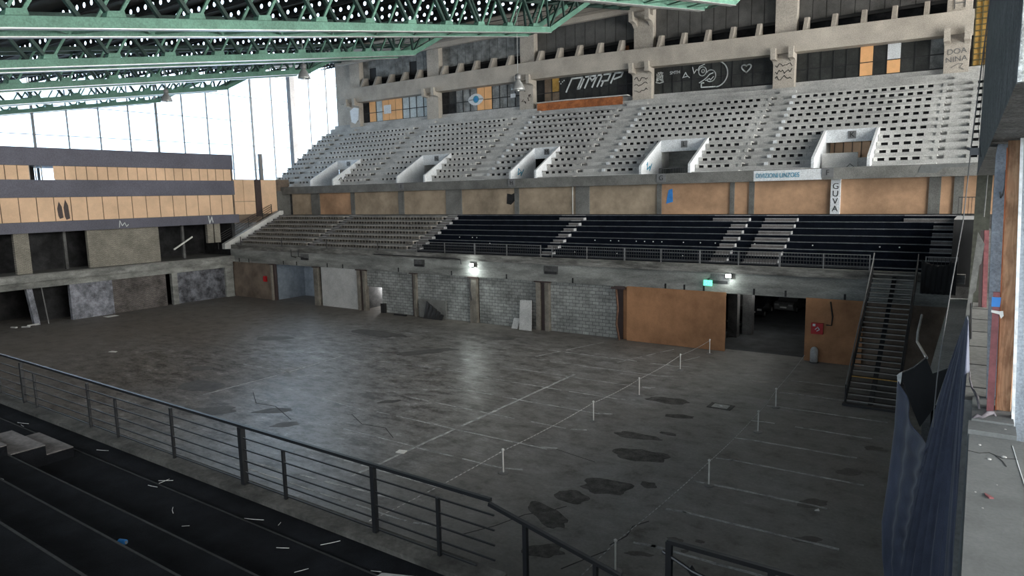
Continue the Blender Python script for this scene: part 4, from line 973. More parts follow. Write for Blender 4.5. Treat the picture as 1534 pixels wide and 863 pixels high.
# boards leaning at the block wall
t = thing('leaning_board', (-30.6, 45.9, 0), 'tall white board leaning against the block wall', 'board')
MB().hexa([(-30.6, 45.3, .02), (-29.4, 45.3, .02), (-29.4, 45.35, .02), (-30.6, 45.35, .02), (-30.9, 45.95, 2.35), (-29.75, 45.95, 2.4), (-29.75, 46.0, 2.4), (-30.9, 46.0, 2.35)]).build('sheet', 'plaster_white', t)
MB().hexa([(-31.5, 45.5, .02), (-30.9, 45.5, .02), (-30.9, 45.54, .02), (-31.5, 45.54, .02), (-31.5, 45.9, .85), (-30.9, 45.9, .85), (-30.9, 45.94, .85), (-31.5, 45.94, .85)]).build('leaning_board', 'plaster_white', label='small white board leaning left of the tall one', cat='board')
# dark sheets stacked at a slant by the block wall
MB().box(-42.1, -38.9, 46.0, 46.08, 0, 1.7).build('grey_board', 'conc_parapet', label='low grey board against the block wall behind the slanting dark sheets', cat='board')
for i in range(5):
    x = -41.2+.42*i; h = 1.55-.27*i
    MB().hexa([(x, 45.5, .01), (x+.5, 45.5, .01), (x+.5, 45.6, .01), (x, 45.6, .01), (x+.12, 45.85, h), (x+.42, 45.85, h*.85), (x+.42, 45.95, h*.85), (x+.12, 45.95, h)]).build('dark_sheet', 'dark_frame', label='dark sheet leaning on the grey board, '+ORD[i]+' from the left and '+['tallest', 'second tallest', 'middle height', 'second lowest', 'lowest'][i], cat='sheet', group='dark sheets leaning by the block wall')
MB().box(-44.9, -43.4, 45.5, 45.7, 0, .16).build('dark_plank', 'dark_frame', label='dark plank on the floor right of the small doorway', cat='plank')
MB().box(-47.05, -46.5, 45.95, 46.2, 0, .9).build('dark_crate', 'dark_frame', label='dark crate at the foot of the small doorway', cat='crate')
# floodlights, exit sign
def flood(x, z, lab, e, col=(.9, 1, .97)):
    t = thing('floodlight', (x, 45.8, z), lab, 'floodlight')
    MB().box(x-.2, x+.2, 45.78, 45.9, z-.14, z+.14).build('housing', 'dark_metal', t); MB().box(x-.16, x+.16, 45.76, 45.78, z-.11, z+.11).build('lens', 'lamp_glow', t)
    MB().box(x-.04, x+.04, 45.9, 46.08, z-.05, z+.05).build('bracket', 'dark_metal', t)
    l = D.lights.new('floodlight_light', 'AREA'); l.shape = 'RECTANGLE'; l.size = .34; l.size_y = .26; l.energy = e; l.color = col; l.spread = math.radians(175)
    o = D.objects.new('floodlight_light', l); C.objects.link(o); o.parent = t; o.location = (0, -.06, 0); o.rotation_euler = (math.radians(62), 0, 0)
    l2 = D.lights.new('floodlight_spill', 'POINT'); l2.energy = e*.18; l2.color = col; l2.shadow_soft_size = .1
    o2 = D.objects.new('floodlight_spill', l2); C.objects.link(o2); o2.parent = t; o2.location = (0, -.35, 0)
flood(-35.7, 5.1, 'bright white floodlight over the block wall', 120)
flood(-13.8, 5.25, 'small white floodlight right of the green exit sign', 28)
MB().tube([(-36.0, 45.95, 4.0), (-36.05, 45.9, 3.0), (-35.9, 45.9, 2.0)], .06, 8).build('cable_drop', 'dark_metal', label='dark cable hanging below the bright floodlight', cat='cable')
t = thing('exit_sign', (-15.2, 45.8, 4.5), 'green lit exit sign under the concrete edge', 'exit sign')
MB().box(-15.5, -14.92, 45.8, 45.9, 4.5, 4.88).build('sign_face', 'exit_green', t)
MB().stroke([(-15.4, 4.69), (-15.28, 4.8), (-15.22, 4.66), (-15.3, 4.58)], .04, 'Y', 45.8).build('running_figure', 'white_paint', t); MB().stroke([(-15.12, 4.58), (-15.12, 4.8), (-15.0, 4.8), (-15.0, 4.58)], .035, 'Y', 45.8).build('door_symbol', 'white_paint', t)
MB().box(-15.25, -15.15, 45.85, 46.05, 4.85, 5.0).build('bracket', 'dark_metal', t)
# inside lamps of the side room and passage
def plamp(loc, e, size=.15, col=(1, 1, 1)):
    l = D.lights.new('room_lamp', 'POINT'); l.energy = e; l.shadow_soft_size = size; l.color = col; o = D.objects.new('room_lamp', l); C.objects.link(o); o.location = loc
MB().tube([(-49.4, 49.6, 1.9), (-49.4, 49.6, 2.05)], .16, 12).build('room_lamp_bulb', 'lamp_glow_soft', label='bright lamp seen through the small doorway', cat='lamp')
plamp((-49.2, 49.3, 1.95), 70)
MB().box(-13.6, -12.6, 51.5, 51.7, 4.15, 4.25).build('strip_light', 'lamp_glow_soft', label='strip light on the ceiling of the car passage', cat='lamp')
plamp((-13.1, 51.6, 3.9), 10); plamp((-60.0, 48.4, 3.9), 14, .3, (.8, .9, 1))

# ---- parked cars deep in the passage
def car(loc, rz, mat, lab):
    t = thing('parked_car', (0, 0, -60), lab, 'car')
    body = [(-2.1, .45), (-2.15, .8), (-1.9, 1.0), (-1.2, 1.02), (-.6, 1.45), (.9, 1.48), (1.6, 1.05), (2.1, .95), (2.2, .5), (2.1, .3), (-2.0, .3)]
    MB().prism([(a, b-60) for a, b in body], 'Y', -.85, .85).build('body', mat, t)
    MB().prism([(-1.05, 1.06-60), (-.55, 1.4-60), (.85, 1.42-60), (1.4, 1.06-60)], 'Y', -.87, .87).build('windows', 'pane_dark', t)
    for x in (-1.35, 1.35):
        for s_ in (-1, 1):
            w = MB().tube([(x, s_*.72, -59.67), (x, s_*.9, -59.67)], .33, 18).build('wheel', 'rubber', t)
            MB().tube([(x, s_*.89, -59.67), (x, s_*.92, -59.67)], .2, 10).build('hubcap', 'alu', w)
    for s_ in (-1, 1): MB().box(-2.17, -2.1, s_*.6-.18, s_*.6+.18, -59.3, -59.15).build('headlamp', 'alu', t)
    MB().box(-2.22, -2.16, -.28, .28, -59.5, -59.38).build('number_plate', 'white_plastic', t)
    t.location = loc; t.rotation_euler = (0, 0, rz)
car((-15.6, 55.2, .012), 1.75, 'car_dark', 'dark car parked nearest the pillars in the passage')
car((-15.8, 61.3, .012), 1.6, 'car_dark', 'dark car parked second row inside the passage')
car((-13.7, 64.8, .012), 1.45, 'grey_metal', 'grey car parked deepest in the passage')

# ---- steel staircase up to the lower stand
t = thing('steel_staircase', (-3.95, 41.8, 0), 'dark open steel staircase rising to the lower stand', 'staircase')
sx0, sx1, sy0, sy1, N = -5.15, -2.85, 37.4, 45.9, 25
for j in range(N):
    f = (j+.5)/N; y = sy0+(sy1-sy0)*f; z = 5.85*(j+1)/N
    mb = MB().box(sx0+.05, sx1-.05, y-.14, y+.14, z-.045, z); mb.build('tread', 'stair_metal', t, label='tread with a yellow edge' if j == 4 else None)
    MB().box(sx0+.05, sx1-.05, y-.16, y-.14, z-.05, z+.005).build('tread_nosing', 'pane_yellow' if j == 4 else 'nose_metal', t)
for x in (sx0, sx1):
    MB().bar((x, sy0-.1, .1), (x, sy1, 5.8), .07, .28, (0, 0, 1)).build('stringer', 'dark_metal', t)
    MB().tube([(x, sy0-.1, 1.05), (x, sy1-.3, 6.6), (x, sy1+.15, 7.05)], .035, 8).build('handrail', 'grey_metal' if x == sx0 else 'dark_metal', t)
    for f in (0, .25, .5, .75, 1): MB().box(x-.03, x+.03, sy0-.1+(sy1-sy0)*f-.03, sy0-.1+(sy1-sy0)*f+.03, 5.7*f, 5.7*f+1.05).build('baluster_post', 'dark_metal', t)
    MB().bar((x, sy0, .5), (x, sy1-.1, 6.25), .03).build('mid_rail', 'dark_metal', t)
MB().bar((-4.0, sy0-.1, -.1+.1), (-4.0, sy1, 5.6), .22, .2, (0, 0, 1)).build('stringer', 'dark_metal', t)
MB().box(sx0-.1, sx1+.1, sy0-.35, sy0-.05, .0, .12).build('base_plate', 'dark_metal', t)

# ---- rope barriers with stanchions
def stanchion(x, y, lab, g):
    t = thing('stanchion', (x, y, 0), lab, 'stanchion', g)
    MB().lathe([(.20, 0), (.2, .03), (.06, .05)], (x, y, 0), 14).build('base', 'grey_metal', t); MB().lathe([(.03, .03), (.03, .95)], (x, y, 0), 8).build('pole', 'white_plastic', t); MB().lathe([(.05, .95), (.055, 1.0), (.02, 1.03)], (x, y, 0), 8).build('cap', 'white_plastic', t)
def chain(p, q, lab, g):
    n = int((Vector(q)-Vector(p)).length/.24); mb = MB()
    f = lambda s_: Vector(p).lerp(Vector(q), s_)-Vector((0, 0, .07*4*s_*(1-s_)))
    P_, R_ = [], []
    for i in range(n):
        for o_, r_ in ((0, .003), (.02, .017), (.5, .017), (.52, .003)): P_.append(f((i+o_)/n)); R_.append(r_)
    mb.tube(P_, R_, 5)
    mb.build('barrier_chain', 'grey_white', label=lab, cat='chain', group=g)
left = [(-15.3, 13.5), (-15.07, 21.0), (-14.92, 28.4), (-14.75, 33.4), (-14.8, 39.7), (-14.62, 44.7)]
right = [(-8.18, 16.9), (-7.83, 24.15), (-7.8, 30.9), (-8.0, 35.0), (-8.7, 45.3)]
for i, (x, y) in enumerate(left): stanchion(x, y, 'white stanchion of the left chain row, '+ORD[i]+' from the near end', 'stanchions of the left chain row')
for i, (x, y) in enumerate(right[:-1]): stanchion(x, y, 'white stanchion of the right chain row, '+ORD[i]+' from the near end', 'stanchions of the right chain row')
for nm, L in (('left', left), ('right', right)):
    for i, (a, b) in enumerate(zip(L, L[1:])): chain((a[0], a[1], .93), (b[0], b[1], .93 if not (nm == 'right' and i == 3) else .5), 'sagging white chain of the %s row, %s span from the near end' % (nm, ORD[i]), 'chain spans of the %s row' % nm)
chain((-8.3, 12.0, .93), (-8.18, 16.9, .93), 'white chain running from the nearest right stanchion out of view', 'chain spans of the right row')
t = thing('manhole_cover', (-10.4, 33.7, 0), 'square manhole cover with a white mark in the parking lane', 'manhole cover')
MB().box(-11.0, -9.8, 33.3, 34.2, .001, .02).build('frame', 'patch', t); MB().box(-10.8, -10.0, 33.45, 34.05, .02, .03).build('lid', 'conc_stand', t); MB().lathe([(.08, 0), (.08, .01)], (-10.4, 33.75, .03), 10).build('lid_mark', 'white_paint', t)
MB().box(-70.0, -69.1, 31.2, 32.3, .005, .02).build('paper_sheet', 'white_plastic', label='white sheet lying on the floor below the damaged panel', cat='sheet')
MB().prism([(-52.9, 23.7), (-52.3, 23.9), (-52.4, 24.1), (-53.0, 24.0)], 'Z', .003, .03).build('paper_scrap', 'white_plastic', label='white paper scrap on the floor at the left', cat='paper')
MB().prism([(-20.3, 20.3), (-19.9, 20.4), (-20.0, 20.7), (-20.35, 20.6)], 'Z', .007, .05).build('paper_scrap', 'white_plastic', label='white paper scrap on the thick floor line', cat='paper')
MB().prism([(-4.1, 24.0), (-3.95, 24.05), (-4.0, 24.2)], 'Z', .007, .04).build('paper_scrap', 'white_plastic', label='tiny white scrap on the floor near the hanging fabric', cat='paper')

# ---- roof trusses
def truss(k, lab):
    X = -14.15*k-.1; dz = {1: -.33, 2: 0, 3: .12, 4: .15, 5: 0, 6: -.1}[k]
    t = thing('roof_truss', (X-1, 30, 17), lab, 'roof truss', 'green roof trusses')
    zc = lambda y: 17.28+.171*(y-10.3)+dz
    KY = 47.0; EY, EZ = 53.4, zc(47)+3.4
    nodes = [-6.2+3.4*i for i in range(16)]  # 44.8 is the last
    for side, xx in enumerate((X, X-2.1)):
        mb = MB(); w = .30
        mb.hexa([(xx-w/2, -7.9, zc(-7.9)-.2), (xx+w/2, -7.9, zc(-7.9)-.2), (xx+w/2, KY+.15, zc(KY)-.2), (xx-w/2, KY+.15, zc(KY)-.2), (xx-w/2, -7.9, zc(-7.9)+.2), (xx+w/2, -7.9, zc(-7.9)+.2), (xx+w/2, KY, zc(KY)+.2), (xx-w/2, KY, zc(KY)+.2)])
        mb.build('bottom_chord', 'green_steel', t)
        MB().bar((xx, -7.9, zc(-7.9)-.23), (xx, KY, zc(KY)-.23), .40, .04).build('chord_flange', 'alu', t)
        MB().bar((xx, KY, zc(KY)), (xx, EY, EZ), .30, .38).build('raked_chord', 'green_steel', t)
        MB().bar((xx, -7.9, zc(-7.9)+2.5), (xx, 66, zc(66)+2.5), .26, .3).build('top_chord', 'dark_green_steel', t)
        gp = None; d1 = d2 = None
        for n_, y in enumerate(nodes):
            if y > 47: continue
            base = Vector((xx, y, zc(y)))
            if gp is None:
                gp = MB().prism([(y-.38, zc(y)+.14), (y+.38, zc(y)+.27), (y+.32, zc(y)+.5), (y-.32, zc(y)+.38)], 'X', xx-.2, xx+.2).build('gusset_plate', 'green_steel', t, origin=base)
                d1 = MB().bar((xx, y-.2, zc(y)+.3), (xx, y-1.6, zc(y-1.7)+2.45), .2, .17).build('web_member', 'dark_green_steel', t, origin=base)
                d2 = MB().bar((xx, y+.2, zc(y)+.33), (xx, y+1.6, zc(y+1.7)+2.45), .12, .12).build('web_member', 'green_steel', t, origin=base)
                y0 = base
            else:
                for q in (gp, d1, d2):
                    c = q.copy(); C.objects.link(c); c.parent = t; c.location = q.location+(base-y0)
        for (ya, yb) in ((47, 46.6), (47, 49.0), (49.4, 49.0), (49.9, 51.3), (51.6, 51.3)):
            f = lambda y: zc(KY)+(EZ-zc(KY))*(y-KY)/(EY-KY) if y >= KY else zc(y)
            MB().bar((xx, ya, f(ya)), (xx, yb, zc(yb)+2.45), .15).build('web_member', 'dark_green_steel', t)
    mb = MB(); y = -7
    i = 0
    while y < 46:
        a, b = (X, X-2.1) if i % 2 else (X-2.1, X); mb.bar((a, y, zc(y)-.1), (b, y+1.7, zc(y+1.7)-.1), .1, .06); y += 1.7; i += 1
    mb.build('lacing', 'green_steel', t)
    mb = MB(); y = -6.2+1.7
    while y < 64: mb.bar((X, y, zc(y)+2.4), (X-2.1, y, zc(y)+2.4), .12); y += 3.4
    mb.build('cross_ties', 'dark_green_steel', t)
tn = ['at top centre, only its far end in view', 'nearest and longest in view, with the steel lamp hung from it', 'second in view, ending left of the first upper column', 'third in view from below, with a lamp at its end', 'fourth in view, its end washed out by the glazing', 'farthest, along the bright glazing']
for k in range(1, 7): truss(k, 'green steel roof truss '+tn[k-1])

# ---- perforated purlins across the roof
def purlin(y, lab):
    z0 = zt(y)+2.84; H = .55; n = 118; w = 99/n; mb = MB()
    R_ = .15
    for i in range(n):
        x0 = -84.5+w*i; cx = x0+w/2; cz = z0+H/2
        out_ = [(x0, z0), (cx, z0), (x0+w, z0), (x0+w, cz), (x0+w, z0+H), (cx, z0+H), (x0, z0+H), (x0, cz)]
        inn = [(cx+R_*math.cos(math.radians(a)), cz+R_*math.sin(math.radians(a))) for a in (225, 270, 315, 0, 45, 90, 135, 180)]
        vs = [(a, y, b) for a, b in out_+inn]
        mb.add(vs, [(j, (j+1) % 8, 8+(j+1) % 8, 8+j) for j in range(8)])
    mb.box(-84.5, 14.5, y-.05, y+.05, z0-.03, z0); mb.box(-84.5, 14.5, y-.05, y+.05, z0+H, z0+H+.03)
    return mb.build('perforated_purlin', 'purlin', label=lab, cat='roof beam', group='perforated purlins under the roof deck')
yp = [-8.1+3.4*i for i in range(2, 25)]
for i, y in enumerate(yp): purlin(y, 'dark purlin pierced with round holes across the roof, '+ORD[i]+' counted from the near side')

# ---- hanging bell lamps
def bell(x, y, ztop, zb, s_, lab):
    t = thing('hanging_lamp', (x, y, zb), lab, 'lamp', 'bell lamps hung from the trusses')
    MB().tube([(x, y, ztop), (x, y, zb+1.15*s_)], .018, 6).build('suspension_cable', 'alu', t)
    MB().lathe([(.50*s_, 0), (.50*s_, .05*s_), (.46*s_, .18*s_), (.36*s_, .42*s_), (.2*s_, .66*s_), (.15*s_, .75*s_), (.1*s_, .75*s_), (.12*s_, .62*s_), (.3*s_, .4*s_), (.46*s_, .05*s_)], (x, y, zb), 20).build('reflector', 'alu', t, smooth=True)
    MB().lathe([(.17*s_, .72*s_), (.22*s_, .8*s_), (.22*s_, 1.05*s_), (.1*s_, 1.15*s_)], (x, y, zb), 14).build('ballast_housing', 'grey_metal', t, smooth=True)
    MB().lathe([(.02*s_, .5*s_), (.12*s_, .3*s_), (.14*s_, .1*s_), (.08*s_, -.06*s_), (.01, -.1*s_)], (x, y, zb), 12).build('bulb', 'white_plastic', t, smooth=True)
bell(-28.45, 42.6, 24.9, 18.55, 1.0, 'steel bell lamp hanging in front of the upper stand columns')
bell(-42.6, 34.84, zt(34.8)+2, 19.95, .95, 'small bell lamp hanging against the left glazing')
bell(-56.7, 32.0, zt(32)+1.8, 19.3, .9, 'faint bell lamp hanging lowest beside the bright glazing at the left')

# ================================================================== RIGHT-HAND FOREGROUND
# wall top ledge just right of the viewpoint
wr = thing('wall_right', (.2, 9, 0), None, None, kind='structure')
MB().box(.03, .62, 2.5, 6.45, 0, 9.0).build('ledge', 'conc_ledge', wr)
MB().box(.02, .34, 6.46, 6.72, 0, 9.035).build('ledge_block', 'conc_ledge', wr); MB().box(.04, .33, 6.73, 7.5, 0, 9.05).build('ledge_block', 'conc_ledge', wr)
MB().box(-.02, .5, 7.5, 14.2, 0, 9.0).build('far_ledge', 'conc_parapet', wr)
MB().box(-.05, .5, 14.2, 46, 0, 8.6).build('gallery_front', 'conc_dark', wr)
MB().box(-1.15, .0, 24.0, 46, 4.3, 4.6).build('gallery_slab', 'conc_stand', wr)
MB().box(-1.12, -.9, 24.0, 46, 0, 4.3).build('lower_wall', 'conc_dark', wr)
for i in range(6): MB().box(-.02, .36, 8.0+1.05*i, 8.03+1.05*i, 9.0, 9.004).build('ledge_joint', 'soot', wr)
for (x, y, r_) in ((.10, 6.2, .02), (.16, 5.9, .025), (.12, 4.95, .012), (.25, 6.0, .03), (.08, 5.2, .012), (.2, 5.4, .01), (.27, 6.6, .015)):
    mb = MB(); r_ *= .6; mb.lathe([(r_, 0), (r_*.8, r_*.4), (r_*.2, r_*.5)], (x, y, 9.0 if y < 6.46 else 9.035), 7); mb.build('plaster_chip', 'conc_stand', label='plaster crumb on the pale ledge, '+ORD[sorted([6.2, 5.9, 4.95, 6.0, 5.2, 5.4, 6.6]).index(y)]+' counted away from the viewer', cat='crumb', group='plaster crumbs on the pale ledge')
MB().stroke([(.03, 6.02), (.1, 6.0), (.16, 6.05), (.24, 5.97), (.33, 6.0)], .008, 'Z', 9.003, .002).build('ledge_crack', 'crack', wr)
MB().stroke([(.2, 6.0), (.24, 5.9), (.26, 5.8)], .006, 'Z', 9.003, .002).build('ledge_crack', 'crack', wr)
MB().stroke([(.31, 6.3), (.335, 5.8), (.37, 5.2), (.42, 4.4)], .006, 'Z', 9.003, .002).build('ledge_crack', 'chalk', wr)
MB().prism([(.13, 5.2), (.165, 5.165), (.18, 5.14), (.155, 5.13), (.135, 5.165)], 'Z', 9.0, 9.008).build('brick_crumb', 'red_steel', label='small reddish brick crumb on the pale ledge', cat='crumb')
# wooden post, red strip, plaster
t = thing('wooden_post', (.25, 7.15, 9.05), 'thick light wooden post standing on the ledge', 'post')
MB().hexa([(.215, 7.1, 9.0), (.315, 7.1, 9.0), (.325, 7.24, 9.0), (.225, 7.24, 9.0), (.152, 7.1, 11.36), (.262, 7.1, 11.36), (.27, 7.24, 11.36), (.16, 7.24, 11.36)]).build('post_shaft', 'wood_post', t)
MB().hexa([(.208, 7.08, 9.0), (.216, 7.08, 9.0), (.216, 7.11, 9.0), (.208, 7.11, 9.0), (.145, 7.08, 11.3), (.153, 7.08, 11.3), (.153, 7.11, 11.3), (.145, 7.11, 11.3)]).build('splintered_edge', 'terracotta', t)
MB().hexa([(.17, 6.95, 11.37), (.9, 6.95, 11.37), (.9, 7.3, 11.37), (.17, 7.3, 11.37), (.19, 6.98, 11.5), (.9, 6.98, 11.52), (.9, 7.3, 11.52), (.19, 7.3, 11.5)]).build('lintel_tile', 'terracotta', label='orange clay lintel piece on top of the wooden post', cat='lintel')
t = thing('steel_strip', (.17, 7.05, 9.05), 'dusty red steel strip leaning beside the wooden post, blue tape at its top', 'strip')
a0, a1 = at(1477, 622, 'Y', 7.05), at(1488, 437, 'Y', 7.05)
c0, c1 = at(1488, 622, 'Y', 7.05), at(1498, 437, 'Y', 7.05)
MB().hexa([(a0.x, 7.0, 9.04), (c0.x, 7.0, 9.04), (c0.x, 7.05, 9.04), (a0.x, 7.05, 9.04), (a1.x, 7.0, a1.z), (c1.x, 7.0, a1.z), (c1.x, 7.05, a1.z), (a1.x, 7.05, a1.z)]).build('strip_body', 'red_steel', t)
b1, b2 = at(1486, 445, 'Y', 6.99), at(1498, 460, 'Y', 6.99)
MB().hexa([(b1.x, 6.985, b2.z), (b2.x, 6.985, b2.z), (b2.x, 7.0, b2.z), (b1.x, 7.0, b2.z), (b1.x, 6.985, b1.z), (b2.x+.003, 6.985, b1.z), (b2.x+.003, 7.0, b1.z), (b1.x, 7.0, b1.z)]).build('blue_tape', 'blue_tape', t)
b3 = at(1500, 467, 'Y', 7.0)
MB().prism([(b3.x-.07, b3.z+.012), (b3.x-.015, b3.z+.006), (b3.x+.012, b3.z+.01), (b3.x+.018, b3.z-.03), (b3.x+.0, b3.z-.055), (b3.x-.012, b3.z-.02), (b3.x-.07, b3.z-.006)], 'Y', 6.97, 6.983).build('paper_tag', 'white_plastic', label='white paper scrap stuck between the red strip and the wooden post', cat='paper')
pl = [at(*q, 'Y', 7.45) for q in ((1477, 618), (1500, 618), (1512, 190), (1509, 193), (1496, 212), (1492, 232), (1486, 330), (1480, 480))]
MB().prism([(q.x, q.z) for q in pl], 'Y', 7.45, 7.7).build('plaster_pier', 'plaster_grey', label='blue grey plastered pier behind the wooden post', cat='pier')
k_ = [at(*q, 'Y', 7.44) for q in ((1507, 255), (1505, 280), (1502, 292), (1499, 296), (1498, 288))]
MB().stroke([(q.x, q.z) for q in k_], .012, 'Y', 7.445, .01).build('black_hook', 'black_metal', label='black hook mark on the plastered pier', cat='hook')
# white strip and plastered wall at the right edge
q0, q1, q2, q3 = at(1513, 690, 'Y', 6.9), at(1518, 690, 'Y', 6.9), at(1534, 200, 'Y', 6.9), at(1529, 200, 'Y', 6.9)
MB().prism([(q0.x, q0.z), (q1.x, q1.z), (q2.x, q2.z), (q3.x, q3.z)], 'Y', 6.88, 6.92).build('white_strip', 'white_paint', label='narrow white strip right of the wooden post', cat='strip')
MB().prism([(q1.x, q1.z), (1.4, q1.z), (1.4, q2.z), (q2.x, q2.z)], 'Y', 6.9, 7.0).build('plaster_wall_piece', 'plaster_grey', kind='structure')
MB().box(.36, 1.4, 6.4, 6.9, 8.0, 8.85).build('plaster_heap', 'conc_ledge', kind='structure')
# crumpled cloth on the ledge
def lump(name, mat, pts, r_, lab, cat):
    MB().tube(pts, r_, 9).build(name, mat, label=lab, cat=cat, smooth=True)
lump('crumpled_cloth', 'cloth_grey', [(.05, 6.75, 9.045), (.08, 6.8, 9.06), (.11, 6.78, 9.055), (.15, 6.86, 9.075), (.19, 6.9, 9.075), (.21, 6.88, 9.055)], [.008, .018, .014, .022, .018, .006], 'crumpled grey cloth lying on the ledge by the post foot', 'cloth')
lump('crumpled_cloth', 'cloth_grey', [(.005, 8.6, 9.02), (.01, 8.2, 9.03), (.03, 7.8, 9.05), (.075, 7.3, 9.09), (.09, 7.0, 9.07)], [.005, .008, .009, .011, .008], 'thin twisted grey cloth trailing along the far ledge', 'cloth')
# overhead roughcast beam
nb, fb = at(1522, 126, 'Y', 4), at(1463.5, 263, 'Y', 14)
L0 = at(1491, 0, 'Y', 14)
beam = MB()
zT = 13.2
beam.hexa([(nb.x, 4, nb.z), (1.6, 4, nb.z-.05), (1.6, 14, fb.z), (fb.x, 14, fb.z), (nb.x, 4, zT), (1.6, 4, zT), (1.6, 14, 15), (fb.x+.0, 14, 15)])
t = thing('overhead_beam', (.5, 9, 11.2), 'roughcast overhead beam, coloured dark where shaded and pale on the lit near face', 'beam')
beam.build('beam_body', 'roughcast', t)
MB().box(nb.x+.003, 1.6, 3.96, 4.0, nb.z+.004, zT).build('lit_face', 'roughcast_lit', t)  # same render in a paler tone, the light on this face put into the colour
MB().box(-.09, .13, 14.0, 14.3, 8.9, 11.25).build('dark_pier', 'pier_olive', label='dull olive pier under the far end of the roughcast beam', cat='pier')
p0, p1 = at(1480, 258, 'Y', 13.8), at(1474, 325, 'Y', 13.8)
MB().tube([p0, p1], .011, 6).build('pale_pipe', 'conc_parapet', label='short pale pipe on the olive pier', cat='pipe')
for i, (xa, xb) in enumerate(((1470, 1474), (1476, 1482))):
    a_, b_ = at(xa+2, 345, 'Y', 13.5), at(xa-3, 490, 'Y', 13.5)
    MB().bar((a_.x, 13.5, a_.z), (b_.x, 13.5, b_.z), .05+.02*i, .05, (0, 1, 0)).build('brown_upright', 'brown_steel' if i == 0 else 'red_steel', label=['dark brown', 'reddish brown'][i]+' upright behind the tilted grey board', cat='upright')
bp = [at(*q, 'Y', 12.6) for q in ((1465, 348), (1475, 366), (1470, 395), (1467, 398), (1462, 435), (1458, 440), (1455, 465), (1450, 496), (1445, 482))]
MB().prism([(q.x, q.z) for q in bp], 'Y', 12.6, 12.64).build('tilted_board', 'conc_parapet', label='tilted grey board with a ragged edge above the hanging fabric', cat='board')
MB().tube([at(1454.5, 455, 'Y', 12), at(1455, 560, 'Y', 9.5), at(1456, 600, 'Y', 8.2)], .012, 6).build('black_hose', 'black_metal', label='black hose hanging over the edge of the far ledge', cat='hose')
# fabric hanging from the ledge
def bez(a, b, c, t): return a*(1-t)**2+b*(2*t*(1-t))+c*t*t
K0 = [at(1450, 474, 'Y', 8.8), at(1451, 480, 'Y', 8.6)]
mb = MB(); NJ, NV = 90, 60
def fan(j, v):
    e = j
    top_ = K0[0].lerp(K0[1], e)
    ctl = at(1376+72*e**.7, 672-30*e, 'Y', 10.9-2.3*e)
    bot_ = at(1350+98*e, 905, 'Y', 11.7-3.4*e)
    return bez(top_, ctl, bot_, v)
vs = []
for i in range(NJ+1):
    for k in range(NV+1):
        e, v = i/NJ, k/NV*1.25
        P = fan(e, v) if v <= 1 else fan(e, 1)+(fan(e, 1)-fan(e, .9))*((v-1)*8)
        wv = math.sin(2*math.pi*(e*8+.35*math.sin(7*e)))+.45*math.sin(2*math.pi*(e*25+.3*v))
        amp = .105*min(1, v*1.2)*(1-.85*math.exp(-((e-.72)/.10)**2))
        P = P+Vector((-.7, -.6, 0))*wv*amp; P.z = max(P.z, .02); vs.append(P)
mb.add(vs, [(i*(NV+1)+k, (i+1)*(NV+1)+k, (i+1)*(NV+1)+k+1, i*(NV+1)+k+1) for i in range(NJ) for k in range(NV)])
# panel on the left with swags running into the fan
lt_ = [(1345, 562), (1340, 640), (1330, 720), (1321, 780), (1322, 830), (1330, 905)]
vs = []; NI = 44
for i in range(NI+1):
    u = i/NI
    for k in range(NV+1):
        v = k/NV; f = v*5; a = min(4, int(f)); f -= a
        lx, ly = lt_[a][0]+(lt_[a+1][0]-lt_[a][0])*f, lt_[a][1]+(lt_[a+1][1]-lt_[a][1])*f
        L_ = at(lx, ly, 'Y', 12.1-.2*v)
        R_ = fan(.03, .42+.58*v)+Vector((-.02, -.02, 0))
        P = L_.lerp(R_, u); P.z -= .35*math.sin(math.pi*u)*(1-v)*(u) 
        sw = math.sin(2*math.pi*(v*9+.9*u*u))*.035*u*(1-v*.6)+math.sin(2*math.pi*u*2.4)*.05*(1-u*.4)
        P = P+Vector((-.6, -.7, 0))*sw; P.z = max(P.z, .02); vs.append(P)
mb.add(vs, [(i*(NV+1)+k, (i+1)*(NV+1)+k, (i+1)*(NV+1)+k+1, i*(NV+1)+k+1) for i in range(NI) for k in range(NV)])
t = thing('hanging_fabric', (-.5, 10, 5), 'large blue grey fabric hanging in folds over the right wall', 'fabric')
fo = mb.build('fabric_sheet', 'curtain', t, smooth=True)
sd = fo.modifiers.new('thickness', 'SOLIDIFY'); sd.thickness = .012
cq = [at(*q, 'Y', 11.95) for q in ((1344, 561), (1352, 556), (1350, 572), (1346, 584))]
MB().prism([(q.x, q.z) for q in cq], 'Y', 11.9, 11.93).build('stiff_corner', 'conc_bench', t)
lp0, lp1 = at(1347, 560, 'Y', 12), at(1388, 535, 'Y', 13.2)
MB().tube([lp0, lp0.lerp(lp1, .5)+Vector((0, 0, -.05)), lp1], .012, 6).build('hem_cord', 'grey_metal', t)
# inner dark fabric behind
ip = [at(*q, 'Y', 13.3) for q in ((1349, 561), (1388, 537), (1397, 560), (1420, 552), (1400, 610), (1378, 640), (1362, 600))]
MB().prism([(q.x, q.z) for q in ip], 'Y', 13.3, 13.33).build('inner_fabric', 'tarp', t)
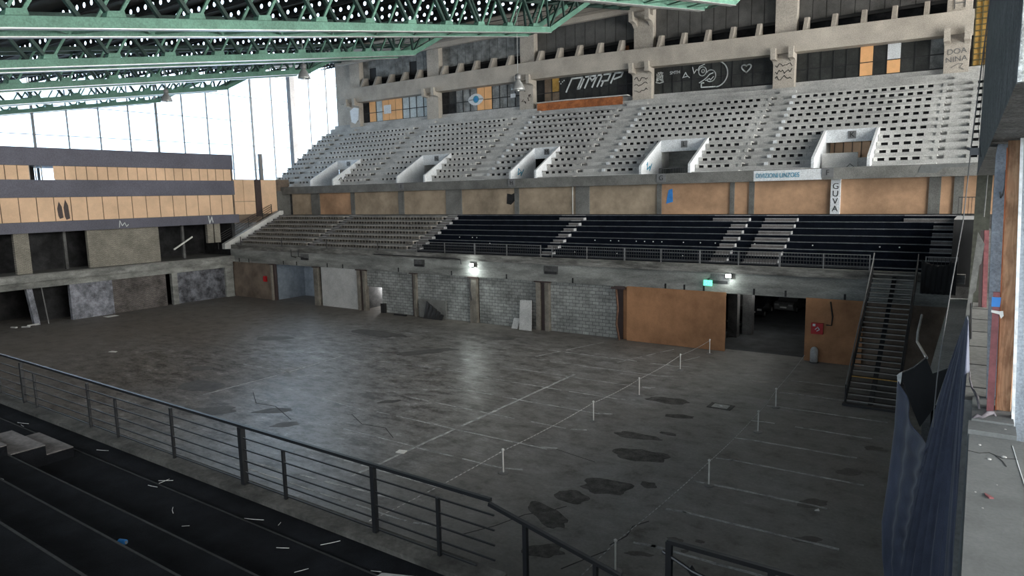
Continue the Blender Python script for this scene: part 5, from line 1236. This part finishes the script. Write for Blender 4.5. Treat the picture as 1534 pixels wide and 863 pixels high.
# rope falling in front
rp = [at(1486, -20, 'Y', 9), at(1471, 95, 'Y', 9), at(1455, 220, 'Y', 9), at(1443, 330, 'Y', 9), at(1425, 430, 'Y', 9), at(1412, 510, 'Y', 9), at(1404, 565, 'Y', 9), at(1397, 640, 'Y', 9)]
MB().tube(rp, .007, 6).build('hanging_rope', 'rope_grey', label='thin grey rope hanging down in front of the right side', cat='rope')
rp = [at(1490, -20, 'Y', 10), at(1480, 60, 'Y', 10), at(1476, 140, 'Y', 10), at(1470, 190, 'Y', 10), at(1474, 235, 'Y', 10)]
MB().tube([p+Vector((-.03, 0, 0)) for p in rp], .004, 6).build('thin_wire', 'dark_metal', label='very thin wire looping beside the roughcast beam', cat='wire')
kb = at(1458, 226, 'Y', 9.0)
t = thing('rope_clamp', kb, 'small black clamp on the hanging rope', 'clamp')
MB().box(kb.x-.03, kb.x+.05, 8.96, 9.04, kb.z-.045, kb.z+.03).build('clamp_body', 'black_metal', t); MB().bar((kb.x-.06, 9, kb.z+.03), (kb.x+.04, 9, kb.z-.01), .03).build('clamp_jaw', 'dark_metal', t)
# right end of the far stand: tarp, dark panel, small railing, broken pipe rail
mb = MB(); vs = []; NT = 24
for i in range(NT+1):
    x = -2.65+1.75*i/NT
    for j in range(9):
        z = 6.75-(.28*math.sin(math.pi*i/NT)*(1-j/8))-1.95*j/8; vs.append((x, 45.7+.06*math.sin(i*1.7+j*.3), z))
mb.add(vs, [(i*9+j, (i+1)*9+j, (i+1)*9+j+1, i*9+j+1) for i in range(NT) for j in range(8)])
o = mb.build('black_tarp', 'tarp', label='black tarp hung over the front edge right of the staircase', cat='tarp', smooth=True); o.modifiers.new('thickness', 'SOLIDIFY').thickness = .01
MB().box(-1.25, -.1, 46.6, 52.5, 5.2, 9.05).build('black_side_panel', 'tarp', label='tall black panel closing the right end of the lower stand', cat='panel')
t = thing('small_railing', (-.7, 53, 9.1), 'small dark railing at the top right corner of the lower stand', 'railing')
MB().box(-1.25, .1, 52.98, 53.02, 10.2, 10.25).build('rail', 'dark_metal', t); MB().box(-1.25, .1, 52.98, 53.02, 9.12, 9.17).build('rail', 'dark_metal', t)
for j in range(8): MB().box(-1.25+.18*j, -1.22+.18*j, 52.98, 53.02, 9.07, 10.2).build('bar', 'dark_metal', t)
pp = [at(*q, 'Y', yy_) for q, yy_ in (((1381, 472), 30), ((1375, 498), 26), ((1374, 512), 25), ((1388, 536), 21))]
t = thing('broken_pipe_rail', pp[1], 'bent pale pipe rail above the left corner of the hanging fabric', 'pipe rail')
MB().tube(pp[:3], .04, 8).build('pipe', 'conc_bench', t); MB().tube(pp[2:], .04, 8).build('pipe', 'alu', t)
